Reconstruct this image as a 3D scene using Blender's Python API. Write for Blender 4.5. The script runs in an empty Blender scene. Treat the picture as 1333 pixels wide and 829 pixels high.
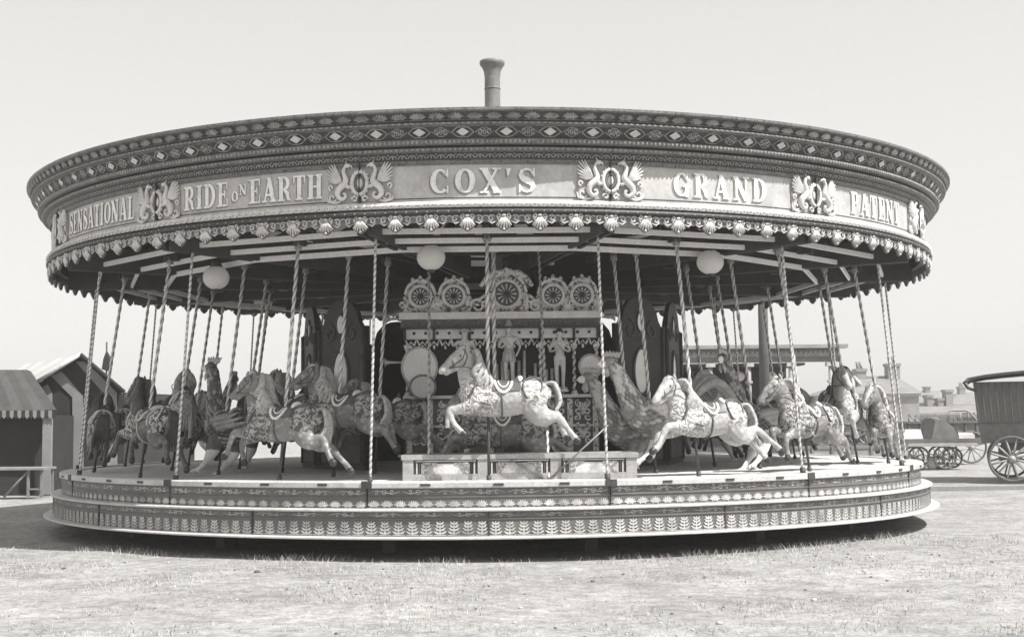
import bpy, bmesh, math, random
from mathutils import Vector, Matrix, noise
R_ = math.radians
PI = math.pi
rnd = random.Random(7)
scene = bpy.context.scene
col = scene.collection

# ------------------------------------------------------------------ camera
CAM_D, CAM_H = 18.95, 1.33
cd = bpy.data.cameras.new('camera'); cam = bpy.data.objects.new('camera', cd); col.objects.link(cam)
cd.sensor_width = 36; cd.lens = 36 * 1734.9 / 1333; cd.clip_end = 3000
cam.location = (0, -CAM_D, CAM_H)
cam.matrix_world = Matrix.Translation(cam.location) @ Matrix.Rotation(-.0151, 4, 'Z') @ Matrix.Rotation(PI/2 + .0768, 4, 'X') @ Matrix.Rotation(-.0111, 4, 'Z')
scene.camera = cam

# ------------------------------------------------------------------ sun, sky, exposure
SUN_AZ, SUN_EL = 55, 55            # azimuth to the right of the viewer's direction
sd = Vector((math.sin(R_(SUN_AZ))*math.cos(R_(SUN_EL)), -math.cos(R_(SUN_AZ))*math.cos(R_(SUN_EL)), math.sin(R_(SUN_EL))))
sl = bpy.data.lights.new('sun', 'SUN'); sl.energy = 5.0; sl.angle = R_(.55); sl.color = (1, .985, .965)
so = bpy.data.objects.new('sun', sl); col.objects.link(so); so.rotation_euler = sd.to_track_quat('Z', 'Y').to_euler()
so.location = (10, -10, 20)
w = bpy.data.worlds.new('World'); scene.world = w; w.use_nodes = True
nt = w.node_tree; bg = nt.nodes['Background']
sky = nt.nodes.new('ShaderNodeTexSky'); sky.sky_type = 'NISHITA'; sky.sun_disc = False
sky.sun_elevation = R_(SUN_EL); sky.sun_rotation = R_(180 - SUN_AZ); sky.dust_density = 1; sky.altitude = 800; sky.ozone_density = 1
bw = nt.nodes.new('ShaderNodeSeparateColor'); nt.links.new(sky.outputs[0], bw.inputs[0])   # blue-sensitive plate: the sky's blue light only
tint = nt.nodes.new('ShaderNodeMix'); tint.data_type = 'RGBA'; tint.blend_type = 'MULTIPLY'; tint.inputs[0].default_value = 1
tint.inputs[7].default_value = (1, .982, .958, 1)
pw = nt.nodes.new('ShaderNodeMath'); pw.operation = 'MULTIPLY'; pw.inputs[1].default_value = .2
p2 = nt.nodes.new('ShaderNodeMath'); p2.operation = 'POWER'; p2.inputs[1].default_value = .55
p3 = nt.nodes.new('ShaderNodeMath'); p3.operation = 'MULTIPLY'; p3.inputs[1].default_value = 5.2
nt.links.new(bw.outputs[2], pw.inputs[0]); nt.links.new(pw.outputs[0], p2.inputs[0]); nt.links.new(p2.outputs[0], p3.inputs[0])
nt.links.new(p3.outputs[0], tint.inputs[6]); nt.links.new(tint.outputs[2], bg.inputs[0])
bg.inputs[1].default_value = .106
vs = scene.view_settings
vs.view_transform = 'Standard'; vs.look = 'None'; vs.gamma = 1; vs.exposure = 0.66; vs.use_curve_mapping = False
scene.cycles.max_bounces = 6; scene.cycles.diffuse_bounces = 4; scene.cycles.use_denoising = True

# ------------------------------------------------------------------ picture point -> point in the place at depth Y
def at(px, py, Y):
    x, y = px - 666.5, py - 414.5
    cr, sr = math.cos(-.0111), math.sin(-.0111); x, y = cr*x + sr*y, -sr*x + cr*y
    v = (x/1734.9, 1, -y/1734.9); ct, st = math.cos(.0768), math.sin(.0768)
    Yr = ct - st*v[2]; Zr = st + ct*v[2]; Xr = v[0]
    cy, sy = math.cos(.0151), math.sin(.0151)
    X = cy*Xr + sy*Yr; Y2 = -sy*Xr + cy*Yr
    t = (Y + CAM_D)/Y2
    return Vector((X*t, Y, CAM_H + Zr*t))

# ------------------------------------------------------------------ materials (all greys of a monochrome place)
MATS = {}
def mat(name, v, rough=.6, var=.18, scale=6, dark=None, dscale=25, dthr=.5, dsoft=.08, bump=0, bscale=40, metal=0, spec=.35, fine=.12, kind='noise', trans=0, coord='obj', stretch=None):
    if name in MATS: return MATS[name]
    m = bpy.data.materials.new(name); m.use_nodes = True; MATS[name] = m
    N, L = m.node_tree.nodes, m.node_tree.links
    b = N['Principled BSDF']; b.inputs['Roughness'].default_value = rough; b.inputs['Metallic'].default_value = metal
    b.inputs['Specular IOR Level'].default_value = spec
    if coord == 'world': src = N.new('ShaderNodeNewGeometry').outputs['Position']
    else: src = N.new('ShaderNodeTexCoord').outputs['Object']
    if stretch:
        mp = N.new('ShaderNodeMapping'); mp.inputs['Scale'].default_value = stretch; L.new(src, mp.inputs[0]); src = mp.outputs[0]
    def nz(s, d=4, r=.55):
        n = N.new('ShaderNodeTexNoise'); n.inputs['Scale'].default_value = s; n.inputs['Detail'].default_value = d; n.inputs['Roughness'].default_value = r
        L.new(src, n.inputs['Vector']); return n.outputs['Fac']
    def mth(op, a, c=None, e=None):
        n = N.new('ShaderNodeMath'); n.operation = op
        for i, q in enumerate((a, c, e)):
            if q is None: continue
            if isinstance(q, (int, float)): n.inputs[i].default_value = q
            else: L.new(q, n.inputs[i])
        return n.outputs[0]
    val = mth('MULTIPLY_ADD', mth('SUBTRACT', nz(scale), .5), 2*var*v*2, v)
    val = mth('ADD', val, mth('MULTIPLY', mth('SUBTRACT', nz(scale*11, 3), .5), 2*fine*v*2))
    if dark is not None:
        if kind == 'voronoi':
            vo = N.new('ShaderNodeTexVoronoi'); vo.feature = 'DISTANCE_TO_EDGE'; vo.inputs['Scale'].default_value = dscale
            off = N.new('ShaderNodeTexNoise'); off.inputs['Scale'].default_value = dscale*.5; L.new(src, off.inputs['Vector'])
            ad = N.new('ShaderNodeVectorMath'); ad.operation = 'MULTIPLY_ADD'; L.new(off.outputs['Color'], ad.inputs[0]); ad.inputs[1].default_value = (.09,)*3; L.new(src, ad.inputs[2])
            L.new(ad.outputs[0], vo.inputs['Vector']); f = vo.outputs['Distance']
        elif kind == 'scale':
            vo = N.new('ShaderNodeTexVoronoi'); vo.feature = 'F1'; vo.inputs['Scale'].default_value = dscale; L.new(src, vo.inputs['Vector']); f = vo.outputs['Distance']
        elif kind == 'scroll':
            n_ = N.new('ShaderNodeTexNoise'); n_.inputs['Scale'].default_value = dscale; n_.inputs['Detail'].default_value = 2; n_.inputs['Distortion'].default_value = 2.2; L.new(src, n_.inputs['Vector']); f = n_.outputs['Fac']
        else: f = nz(dscale, 5, .6)
        mr = N.new('ShaderNodeMapRange'); mr.inputs[1].default_value = dthr - dsoft; mr.inputs[2].default_value = dthr + dsoft; L.new(f, mr.inputs[0])
        mx = N.new('ShaderNodeMix'); mx.data_type = 'FLOAT'; L.new(mr.outputs[0], mx.inputs[0]); mx.inputs[2].default_value = dark; L.new(val, mx.inputs[3])
        val = mx.outputs[0]
    val = mth('MAXIMUM', val, .012)
    cc = N.new('ShaderNodeCombineColor')
    L.new(val, cc.inputs[0]); L.new(mth('MULTIPLY', val, .985), cc.inputs[1]); L.new(mth('MULTIPLY', val, .963), cc.inputs[2])
    L.new(cc.outputs[0], b.inputs['Base Color'])
    if bump:
        bp = N.new('ShaderNodeBump'); bp.inputs['Strength'].default_value = min(1, bump); bp.inputs['Distance'].default_value = .03 if kind == 'scroll' else .012
        L.new(f if (dark is not None and kind in ('voronoi', 'scale', 'scroll')) else nz(bscale, 4, .6), bp.inputs['Height']); L.new(bp.outputs[0], b.inputs['Normal'])
    if trans:
        tr = N.new('ShaderNodeBsdfTranslucent'); L.new(cc.outputs[0], tr.inputs[0])
        mxs = N.new('ShaderNodeMixShader'); mxs.inputs[0].default_value = trans
        L.new(b.outputs[0], mxs.inputs[1]); L.new(tr.outputs[0], mxs.inputs[2]); L.new(mxs.outputs[0], N['Material Output'].inputs[0])
    return m

cream   = mat('cream paint', .50, .5, .14, 3, dark=.36, dscale=4.5, dthr=.38, dsoft=.12, coord='world', fine=.18)
ivory   = mat('ivory paint', .80, .5, .10, 4, coord='world')
gilt    = mat('dull gilding', .50, .42, .22, 9, dark=.16, dscale=38, dthr=.36, dsoft=.07, coord='world', bump=.3, bscale=60)
giltdk  = mat('tarnished gilding', .17, .45, .25, 9, dark=.06, dscale=34, dthr=.42, dsoft=.08, coord='world')
darkp   = mat('dark paint', .055, .5, .3, 5, coord='world', fine=.25)
darkred = mat('dark red paint', .085, .5, .3, 6, dark=.2, dscale=30, dthr=.35, dsoft=.05, coord='world')
midp    = mat('mid paint', .20, .5, .2, 5, coord='world')
panelm  = mat('panel paint', .46, .55, .12, 2.5, dark=.36, dscale=5, dthr=.40, dsoft=.12, coord='world', fine=.12)
letterm = mat('letter white', .80, .5, .10, 5, dark=.58, dscale=14, dthr=.40, dsoft=.08, coord='world')
deckm   = mat('deck boards', .60, .75, .18, 2, dark=.2, dscale=3.5, dthr=.3, dsoft=.12, coord='world', fine=.2)
tyrem   = mat('riser paint', .135, .5, .2, 4, coord='world')
motifm  = mat('motif paint', .48, .55, .25, 7, dark=.2, dscale=5, dthr=.42, dsoft=.12, coord='world', fine=.2)
brassm  = mat('brass', .60, .34, .15, 12, metal=.35, coord='world')
brassd  = mat('brass groove', .24, .5, .2, 12, metal=.2, coord='world')
ironm   = mat('iron', .055, .55, .3, 12, coord='world')
woodd   = mat('dark timber', .07, .65, .3, 7, coord='world', stretch=None)
canvasm = mat('canvas', .20, .85, .14, 3, coord='world', trans=.25)
canvasl = mat('pale canvas', .62, .85, .10, 3, coord='world')
canvasd = mat('dark canvas', .045, .85, .2, 3, coord='world')
globem  = mat('opal glass', .97, .25, .01, 5, fine=.01, trans=.5)
horsew  = mat('white horse paint', .38, .35, .14, 5, dark=.50, dscale=16, dthr=.36, dsoft=.2, kind='scale', bump=.8)
horseg  = mat('grey horse paint', .20, .35, .22, 6, dark=.36, dscale=16, dthr=.34, dsoft=.18, kind='scale', bump=.8)
horsed  = mat('dark horse paint', .085, .3, .25, 6, dark=.17, dscale=14, dthr=.3, dsoft=.15, kind='scale', bump=.4)
ornam   = mat('carved trappings', .42, .40, .2, 10, dark=.10, dscale=14, dthr=.49, dsoft=.04, kind='scroll', bump=.9)
ornamd  = mat('dark carved trappings', .42, .42, .25, 10, dark=.045, dscale=12, dthr=.50, dsoft=.035, kind='scroll', bump=.9)
ornaml  = mat('light carved trappings', .60, .40, .12, 10, dark=.26, dscale=14, dthr=.48, dsoft=.05, kind='scroll', bump=.9)
manel   = mat('pale mane', .44, .45, .25, 14, dark=.26, dscale=26, dthr=.44, dsoft=.06)
maned   = mat('dark mane', .07, .45, .3, 14)
hoofm   = mat('hoof black', .04, .4, .2, 9)
leather = mat('saddle leather', .11, .4, .3, 9, dark=.30, dscale=20, dthr=.34, dsoft=.05)
feather = mat('feather paint', .15, .42, .3, 8, dark=.10, dscale=18, dthr=.45, dsoft=.15)
featht  = mat('feather tips', .34, .42, .3, 9)
featherl= mat('pale feather paint', .36, .42, .3, 8, dark=.24, dscale=18, dthr=.45, dsoft=.15)  # lighter feather tone, imitates light falling on the front cockerels
feathtl = mat('pale feather tips', .64, .42, .3, 9)  # tips lightened likewise, as if lit
crestm = mat('crest carving', .62, .5, .12, 9, dark=.3, dscale=20, dthr=.36, dsoft=.08, coord='world')
mirrorm = mat('mirror glass', .55, .12, .1, 4, metal=.5, coord='world')
skinm   = mat('statue paint', .74, .4, .2, 10, dark=.3, dscale=24, dthr=.38, dsoft=.06)

# ------------------------------------------------------------------ mesh builder
class MB:
    def __init__(s): s.v = []; s.f = []; s.m = []; s.sm = []
    def add(s, vs, fs, mi=0, smooth=False, xf=None):
        o = len(s.v)
        s.v.extend([tuple(xf(Vector(p))) if xf else tuple(p) for p in vs])
        for f in fs: s.f.append([o+i for i in f]); s.m.append(mi); s.sm.append(smooth)
    def box(s, c, d, mi=0, rot=0, xf=None, taper=1):
        x, y, z = d[0]/2, d[1]/2, d[2]/2; cs, sn = math.cos(rot), math.sin(rot)
        vs = []
        for k in (-1, 1):
            t = taper if k > 0 else 1
            for a, b in ((-1, -1), (1, -1), (1, 1), (-1, 1)):
                px, py = a*x*t, b*y*t
                vs.append((c[0]+cs*px-sn*py, c[1]+sn*px+cs*py, c[2]+k*z))
        s.add(vs, [(3,2,1,0),(4,5,6,7),(0,1,5,4),(1,2,6,5),(2,3,7,6),(3,0,4,7)], mi, False, xf)
    def tube(s, pts, rad, n=8, mi=0, cap=True, xf=None, flat=(1, 1), up=None, smooth=True, round_cap=False):
        pts = [Vector(p) for p in pts]
        if isinstance(rad, (int, float)): rad = [rad]*len(pts)
        T = []
        for i in range(len(pts)):
            a = pts[max(i-1, 0)]; b = pts[min(i+1, len(pts)-1)]; d = b - a
            T.append(d.normalized() if d.length > 1e-9 else Vector((0, 0, 1)))
        u = Vector(up) if up else (Vector((0, 0, 1)) if abs(T[0].z) < .9 else Vector((1, 0, 0)))
        u = (u - T[0]*u.dot(T[0])).normalized(); vs = []; fs = []
        if round_cap:
            P, RR, TT = [], [], []
            P.append(pts[0]-T[0]*_r(rad[0])*.7); RR.append(_s(rad[0], .55)); TT.append(T[0])
            P += pts; RR += list(rad); TT += T
            P.append(pts[-1]+T[-1]*_r(rad[-1])*.7); RR.append(_s(rad[-1], .55)); TT.append(T[-1])
            pts, rad, T = P, RR, TT
        for i, p in enumerate(pts):
            u = (u - T[i]*u.dot(T[i]))
            u = u.normalized() if u.length > 1e-6 else T[i].orthogonal().normalized()
            w_ = T[i].cross(u)
            r = rad[i]; ra, rb = (r if isinstance(r, tuple) else (r*flat[0], r*flat[1]))
            for k in range(n):
                a = 2*PI*k/n; vs.append(p + u*ra*math.cos(a) + w_*rb*math.sin(a))
        for i in range(len(pts)-1):
            for k in range(n):
                k2 = (k+1) % n; fs.append((i*n+k, i*n+k2, (i+1)*n+k2, (i+1)*n+k))
        if cap: fs.append(tuple(range(n-1, -1, -1))); fs.append(tuple((len(pts)-1)*n+k for k in range(n)))
        s.add(vs, fs, mi, smooth, xf)
    def lathe(s, prof, a0, a1, seg, mi=0, smooth=True, closed=False, axis=None, xf=None, mis=None):
        # profile (r, z); angle 0 faces the viewer (-y), positive to the right
        n = len(prof); full = abs(a1-a0-2*PI) < 1e-6; cols = seg if full else seg+1
        vs = []; 
        for j in range(cols):
            a = a0 + (a1-a0)*j/seg
            for r, z in prof: vs.append((r*math.sin(a), -r*math.cos(a), z))
        m = n if closed else n-1
        for i in range(m):
            fs = []
            for j in range(seg):
                j2 = (j+1) % cols
                i2 = (i+1) % n
                fs.append((j*n+i, j2*n+i, j2*n+i2, j*n+i2))
            if i == 0: o = len(s.v); s.v.extend([tuple(xf(Vector(p))) if xf else p for p in vs])
            for f in fs: s.f.append([o+q for q in f]); s.m.append(mis[i] if mis else mi); s.sm.append(smooth)
        if closed and not full:
            s.f.append([o+i for i in range(n)]); s.m.append(mi); s.sm.append(False)
            s.f.append([o+seg*n+i for i in range(n-1, -1, -1)]); s.m.append(mi); s.sm.append(False)
    def plate(s, outline, w0, w1, mi=0, xf=None, sides=True):
        n = len(outline)
        vs = [(x, y, w0) for x, y in outline] + [(x, y, w1) for x, y in outline]
        fs = [tuple(range(n, 2*n)), tuple(range(n-1, -1, -1))]
        if sides: fs += [(i, (i+1) % n, n+(i+1) % n, n+i) for i in range(n)]
        s.add(vs, fs, mi, False, xf)
    def ball(s, c, r, n=10, mi=0, sc=(1, 1, 1), xf=None):
        c = Vector(c); vs = [c+Vector((0, 0, -r*sc[2]))]; fs = []; m = max(4, n//2)
        for i in range(1, m):
            t = -PI/2 + PI*i/m
            for k in range(n):
                a = 2*PI*k/n; vs.append(c+Vector((r*sc[0]*math.cos(t)*math.cos(a), r*sc[1]*math.cos(t)*math.sin(a), r*sc[2]*math.sin(t))))
        vs.append(c+Vector((0, 0, r*sc[2])))
        for k in range(n):
            k2 = (k+1) % n; fs.append((0, 1+k2, 1+k))
            for i in range(m-2): fs.append((1+i*n+k, 1+i*n+k2, 1+(i+1)*n+k2, 1+(i+1)*n+k))
            fs.append((1+(m-2)*n+k, 1+(m-2)*n+k2, len(vs)-1))
        s.add(vs, fs, mi, True, xf)
    def strip(s, pts, ws, w=0., mi=0, xf=None):
        # flat ribbon in the (x, y) plane at height w
        n = len(pts); vs = []
        if isinstance(ws, (int, float)): ws = [ws]*n
        for i in range(n):
            a = pts[max(i-1, 0)]; b = pts[min(i+1, n-1)]; d = Vector((b[0]-a[0], b[1]-a[1])); 
            d = d.normalized() if d.length > 1e-9 else Vector((1, 0)); q = Vector((-d.y, d.x))*ws[i]/2
            vs += [(pts[i][0]+q.x, pts[i][1]+q.y, w), (pts[i][0]-q.x, pts[i][1]-q.y, w)]
        s.add(vs, [(2*i, 2*i+1, 2*i+3, 2*i+2) for i in range(n-1)], mi, False, xf)
    def mesh(s, name, mats):
        me = bpy.data.meshes.new(name); me.from_pydata(s.v, [], s.f)
        for m in (mats if isinstance(mats, (list, tuple)) else [mats]): me.materials.append(m)
        me.polygons.foreach_set('material_index', s.m); me.polygons.foreach_set('use_smooth', s.sm)
        me.validate(); me.update()
        bm = bmesh.new(); bm.from_mesh(me); bmesh.ops.recalc_face_normals(bm, faces=bm.faces[:]); bm.to_mesh(me); bm.free()
        return me
    def build(s, name, mats, parent=None, loc=(0, 0, 0), rot=(0, 0, 0)):
        return link(name, s.mesh(name, mats), parent, loc, rot)
def _r(r): return min(r) if isinstance(r, tuple) else r
def _s(r, k): return tuple(q*k for q in r) if isinstance(r, tuple) else r*k
def link(name, me, parent=None, loc=(0, 0, 0), rot=(0, 0, 0)):
    o = bpy.data.objects.new(name, me); col.objects.link(o); o.parent = parent; o.location = loc; o.rotation_euler = rot
    return o
def thing(name, label, cat, loc=(0, 0, 0), rot=(0, 0, 0), group=None):
    o = bpy.data.objects.new(name, None); col.objects.link(o); o.empty_display_size = .2
    o.location = loc; o.rotation_euler = rot; tag(o, label, cat, group); return o
def tag(o, label, cat, group=None):
    o['label'] = label; o['category'] = cat
    if group: o['group'] = group
    return o
def copy(o, parent, rotz=None, loc=None):
    c = o.copy(); col.objects.link(c); c.parent = parent
    if rotz is not None: c.rotation_euler.z = rotz
    if loc is not None: c.location = loc
    for ch in o.children: copy(ch, c)
    return c
def wrap(R, z0=0, slope=0):
    # (u along the rim, v up, w outward) -> round the carousel; slope = change of radius per unit v
    def f(p):
        r = R + p.z + slope*p.y; a = p.x/R
        return Vector((r*math.sin(a), -r*math.cos(a), z0 + p.y))
    return f
def arc(cx, cy, rx, ry, d0, d1, n=10): return [(cx+rx*math.cos(R_(d0+(d1-d0)*i/n)), cy+ry*math.sin(R_(d0+(d1-d0)*i/n))) for i in range(n+1)]
def spiral(cx, cy, r0, r1, d0, d1, n=16): return [(cx+(r0+(r1-r0)*i/n)*math.cos(R_(d0+(d1-d0)*i/n)), cy+(r0+(r1-r0)*i/n)*math.sin(R_(d0+(d1-d0)*i/n))) for i in range(n+1)]
def smooth(pts, n=4):
    out = []; P = [Vector(p) for p in pts]
    for i in range(len(P)-1):
        a, b, c, d = P[max(i-1, 0)], P[i], P[i+1], P[min(i+2, len(P)-1)]
        for k in range(n):
            t = k/n; out.append(.5*((2*b)+(c-a)*t+(2*a-5*b+4*c-d)*t*t+(3*b-a-3*c+d)*t**3))
    out.append(P[-1]); return out
def interp(rads, n=4):
    out = []
    for i in range(len(rads)-1):
        for k in range(n):
            t = k/n; a, b = rads[i], rads[i+1]
            out.append(tuple(x+(y-x)*t for x, y in zip(a, b)) if isinstance(a, tuple) else a+(b-a)*t)
    out.append(rads[-1]); return out

# ------------------------------------------------------------------ ground
def ground():
    m = bpy.data.materials.new('trodden fairground turf'); m.use_nodes = True
    N, L = m.node_tree.nodes, m.node_tree.links; b = N['Principled BSDF']; b.inputs['Roughness'].default_value = .95; b.inputs['Specular IOR Level'].default_value = .1
    g = N.new('ShaderNodeNewGeometry')
    def nz(s, d, r=.6, st=None):
        n = N.new('ShaderNodeTexNoise'); n.inputs['Scale'].default_value = s; n.inputs['Detail'].default_value = d; n.inputs['Roughness'].default_value = r
        if st:
            mp = N.new('ShaderNodeMapping'); mp.inputs['Scale'].default_value = st; L.new(g.outputs['Position'], mp.inputs[0]); L.new(mp.outputs[0], n.inputs['Vector'])
        else: L.new(g.outputs['Position'], n.inputs['Vector'])
        return n.outputs['Fac']
    def ramp(f, a, c, lo, hi):
        r = N.new('ShaderNodeMapRange'); r.inputs[1].default_value = a; r.inputs[2].default_value = c; r.inputs[3].default_value = lo; r.inputs[4].default_value = hi; L.new(f, r.inputs[0]); return r.outputs[0]
    def mul(a, c):
        n = N.new('ShaderNodeMath'); n.operation = 'MULTIPLY'; L.new(a, n.inputs[0]); L.new(c, n.inputs[1]); return n.outputs[0]
    v = mul(ramp(nz(.9, 7, .72), .36, .62, .82, 1.06), mul(mul(ramp(nz(.35, 5), .3, .7, .37, .46), ramp(nz(2.2, 5), .3, .75, .78, 1.1)), mul(ramp(nz(26, 4, .7), .32, .6, .68, 1.08), ramp(nz(7, 4, .75), .36, .62, .74, 1.08))))
    cc = N.new('ShaderNodeCombineColor')
    for i, k in enumerate((1, .985, .96)):
        n = N.new('ShaderNodeMath'); n.operation = 'MULTIPLY'; n.inputs[1].default_value = k; L.new(v, n.inputs[0]); L.new(n.outputs[0], cc.inputs[i])
    L.new(cc.outputs[0], b.inputs['Base Color'])
    bp = N.new('ShaderNodeBump'); bp.inputs['Strength'].default_value = .7; bp.inputs['Distance'].default_value = .03; L.new(nz(22, 5, .7), bp.inputs['Height']); L.new(bp.outputs[0], b.inputs['Normal'])
    mb = MB(); xs = [-700, -60] + [-24+i*.6 for i in range(81)] + [60, 700]; ys = [-60, -22] + [-20+i*.6 for i in range(75)] + [60, 900]
    vs = []
    for y in ys:
        for x in xs:
            h = (noise.noise(Vector((x*.25, y*.25, 0)))*.03 + noise.noise(Vector((x*.9, y*.9, 3)))*.015) if abs(x) < 25 and -21 < y < 26 else 0
            vs.append((x, y, h-.03 if h else -.03))
    n = len(xs); fs = [(j*n+i, j*n+i+1, (j+1)*n+i+1, (j+1)*n+i) for j in range(len(ys)-1) for i in range(n-1)]
    mb.add(vs, fs, 0, True); o = mb.build('ground', m); o['kind'] = 'structure'
ground()

# dark worn strip and kerb on the right
def gz(x, y): return noise.noise(Vector((x*.25, y*.25, 0)))*.03+noise.noise(Vector((x*.9, y*.9, 3)))*.015-.03 if abs(x) < 25 and -21 < y < 26 else -.03
mb = MB(); turfd = mat('dark turf', .27, .95, .3, 1.5, fine=.35, coord='world', bump=.8, bscale=30)
vs = []; nx, ny = 70, 9
for j in range(ny+1):
    for i in range(nx+1):
        x = 6.3+.25*math.sin(j*1.3)+(40-6.3)*(i/nx)**1.5; y = 1.0+3.7*j/ny+.05*math.sin(i*1.7)*(j in (0, ny)); vs.append((x, y, gz(x, y)+.012))
mb.add(vs, [(j*(nx+1)+i, j*(nx+1)+i+1, (j+1)*(nx+1)+i+1, (j+1)*(nx+1)+i) for j in range(ny) for i in range(nx)], 0)
mb = MB(); mb.box((24, 5.6, -.01), (34, .22, .12), 0)
o = mb.build('kerb', mat('kerb stone', .27, .8, .2, 2, coord='world')); o['kind'] = 'structure'

# ------------------------------------------------------------------ the carousel
car = thing('carousel', 'large steam galloper roundabout with lettered rounding boards and stepped painted platform', 'carousel')
SEC = 24; A0 = -.5; H = R_(12)
def ring(first, off=0, n=15):
    first.rotation_euler.z = R_(A0+off)
    jr = random.Random(first.name)
    for k in range(1, n):
        c = copy(first, car, R_(A0+off+SEC*k+jr.uniform(-.07, .07))); c.location.z += jr.uniform(-.004, .004)

# deck
mb = MB(); mb.lathe([(.3, .70), (.3, .735), (5.74, .735), (5.74, .70)], 0, 2*PI, 120, 0, False, closed=True)
for i in range(90):      # gaps between the deck boards
    a = 2*PI*i/90; c, s_ = math.cos(a), math.sin(a)
    p = lambda r, o: (r*s_+o*c, -r*c+o*s_, .7375)
    mb.add([p(1.6, -.006), p(5.7, -.006), p(5.7, .006), p(1.6, .006)], [(0, 1, 2, 3)], 1)
mb.build('deck', [deckm, mat('board gap', .12, .8, .2, 3, coord='world')], car)
# light nosing boards round the deck, with joints and hinge straps
mb = MB(); mb.lathe([(5.60, .690), (5.60, .748), (5.80, .746), (5.815, .735), (5.815, .69), (5.80, .683)], -H+.002, H-.002, 12, 0, False, closed=True)
nb_ = mb.build('nosing_board', cream, car)
for u, wd_, h_ in ((-.62, .10, .022), (.1, .10, .022), (.75, .10, .022), (-1.19, .06, .07), (1.19, .05, .07)):
    mb = MB(); mb.box((u, .716, .004), (wd_, h_, .014), 0, xf=wrap(5.815)); mb.build('hinge_strap', ironm, nb_)
ring(nb_)
# motif helpers ------------------------------------------------
def palmette(mb, u, v, h, w_, xf, mi=1, z=.004):
    for k in range(-3, 4):
        a = k*.42; p = [(u, v+h*.18), (u+math.sin(a)*w_*.30, v+h*(.2+.40*math.cos(a))), (u+math.sin(a)*w_*.48, v+h*(.22+.62*math.cos(a)))]
        mb.strip(p, [w_*.05, w_*.13, w_*.07], z+.0004*(k+3), mi, xf)
    mb.strip(arc(u, v+h*.12, w_*.22, h*.12, 200, -20, 8), w_*.07, z+.003, mi, xf)
    mb.strip([(u-w_*.5, v+.02*h), (u+w_*.5, v+.02*h)], h*.04, z+.0032, mi, xf)
def plantm(mb, u, v, h, w_, xf, mi=1, z=.004):
    mb.strip([(u, v), (u, v+h*.97)], [w_*.16, w_*.07], z, mi, xf)
    for i, t in enumerate((.12, .34, .56, .76)):
        ww = w_*(.5-.3*t)
        for s_ in (-1, 1):
            mb.strip([(u, v+h*t), (u+s_*ww*.6, v+h*(t+.06)), (u+s_*ww, v+h*(t+.19))], [w_*.08, w_*.17, w_*.05], z+.0006*(i+1)+.0003*(s_+1), mi, xf)
    mb.strip([(u-w_*.48, v+.03*h), (u+w_*.48, v+.03*h)], h*.05, z+.004, mi, xf)
def scroll(mb, u, v, L, h, xf, mi=1, z=.004, fl=1):
    t = h*.13
    mb.strip([(u-L*.5, v+fl*h*.1), (u-L*.25, v-fl*h*.28), (u, v), (u+L*.25, v+fl*h*.28), (u+L*.5, v-fl*h*.1)], [t*.5, t, t*1.2, t, t*.5], z, mi, xf)
    mb.strip(spiral(u-L*.26, v+fl*h*.12, h*.34, h*.05, -90*fl, 300*fl, 14), t, z+.0007, mi, xf)
    mb.strip(spiral(u+L*.26, v-fl*h*.12, h*.34, h*.05, 90*fl, 480*fl, 14), t, z+.0014, mi, xf)
    mb.strip(arc(u, v, L*.07, h*.34, 0, 360, 10), t*.8, z+.0021, mi, xf)
# upper riser
mb = MB(); mb.lathe([(5.70, .485), (5.70, .688), (5.775, .688), (5.775, .606), (5.785, .602), (5.785, .592), (5.775, .588), (5.775, .485)], -H+.001, H-.001, 12, 0, False, closed=True)
xf = wrap(5.777); W_ = 2*H*5.777
for i in range(18): palmette(mb, -W_/2+W_*(i+.5)/18, .488, .092, W_/18, xf)
for i in range(7): scroll(mb, -W_/2+W_*(i+.5)/7, .645, W_/7*.92, .062, xf, fl=1 if i % 2 else -1)
mb.box((W_/2-.006, .587, .004), (.012, .2, .012), 2, xf=xf)
ring(mb.build('upper_riser', [tyrem, motifm, ironm], car))
# tread
mb = MB(); mb.lathe([(5.6, .462), (5.6, .487), (5.905, .486), (5.918, .478), (5.918, .466), (5.905, .460)], 0, 2*PI, 150, 0, False, closed=True)
mb.build('step_tread', cream, car)
# lower riser
mb = MB(); mb.lathe([(5.80, .222), (5.80, .459), (5.875, .459), (5.875, .398), (5.886, .392), (5.886, .382), (5.875, .378), (5.875, .222)], -H+.001, H-.001, 12, 0, False, closed=True)
xf = wrap(5.877); W_ = 2*H*5.877
for i in range(18): plantm(mb, -W_/2+W_*(i+.5)/18, .226, .142, W_/18*.95, xf)
for i in range(6): scroll(mb, -W_/2+W_*(i+.5)/6, .427, W_/6*.8, .05, xf, fl=1 if i % 2 else -1)
mb.box((W_/2-.006, .34, .004), (.012, .23, .012), 2, xf=xf)
ring(mb.build('lower_riser', [tyrem, motifm, ironm], car), off=12)
mb = MB(); mb.lathe([(5.5, .198), (5.5, .223), (5.985, .221), (5.998, .213), (5.998, .202), (5.985, .196)], 0, 2*PI, 150, 0, False, closed=True)
mb.build('bottom_step', cream, car)
mb = MB(); mb.lathe([(.3, .17), (.3, .19), (5.75, .19), (5.75, .17)], 0, 2*PI, 60, 0, False, closed=True)
for i in range(15):
    a = R_(A0+24*i+12); mb.box((5.0*math.sin(a), -5.0*math.cos(a), .07), (.14, .14, .22), 0, rot=a)
mb.build('underframe', woodd, car)

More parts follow.
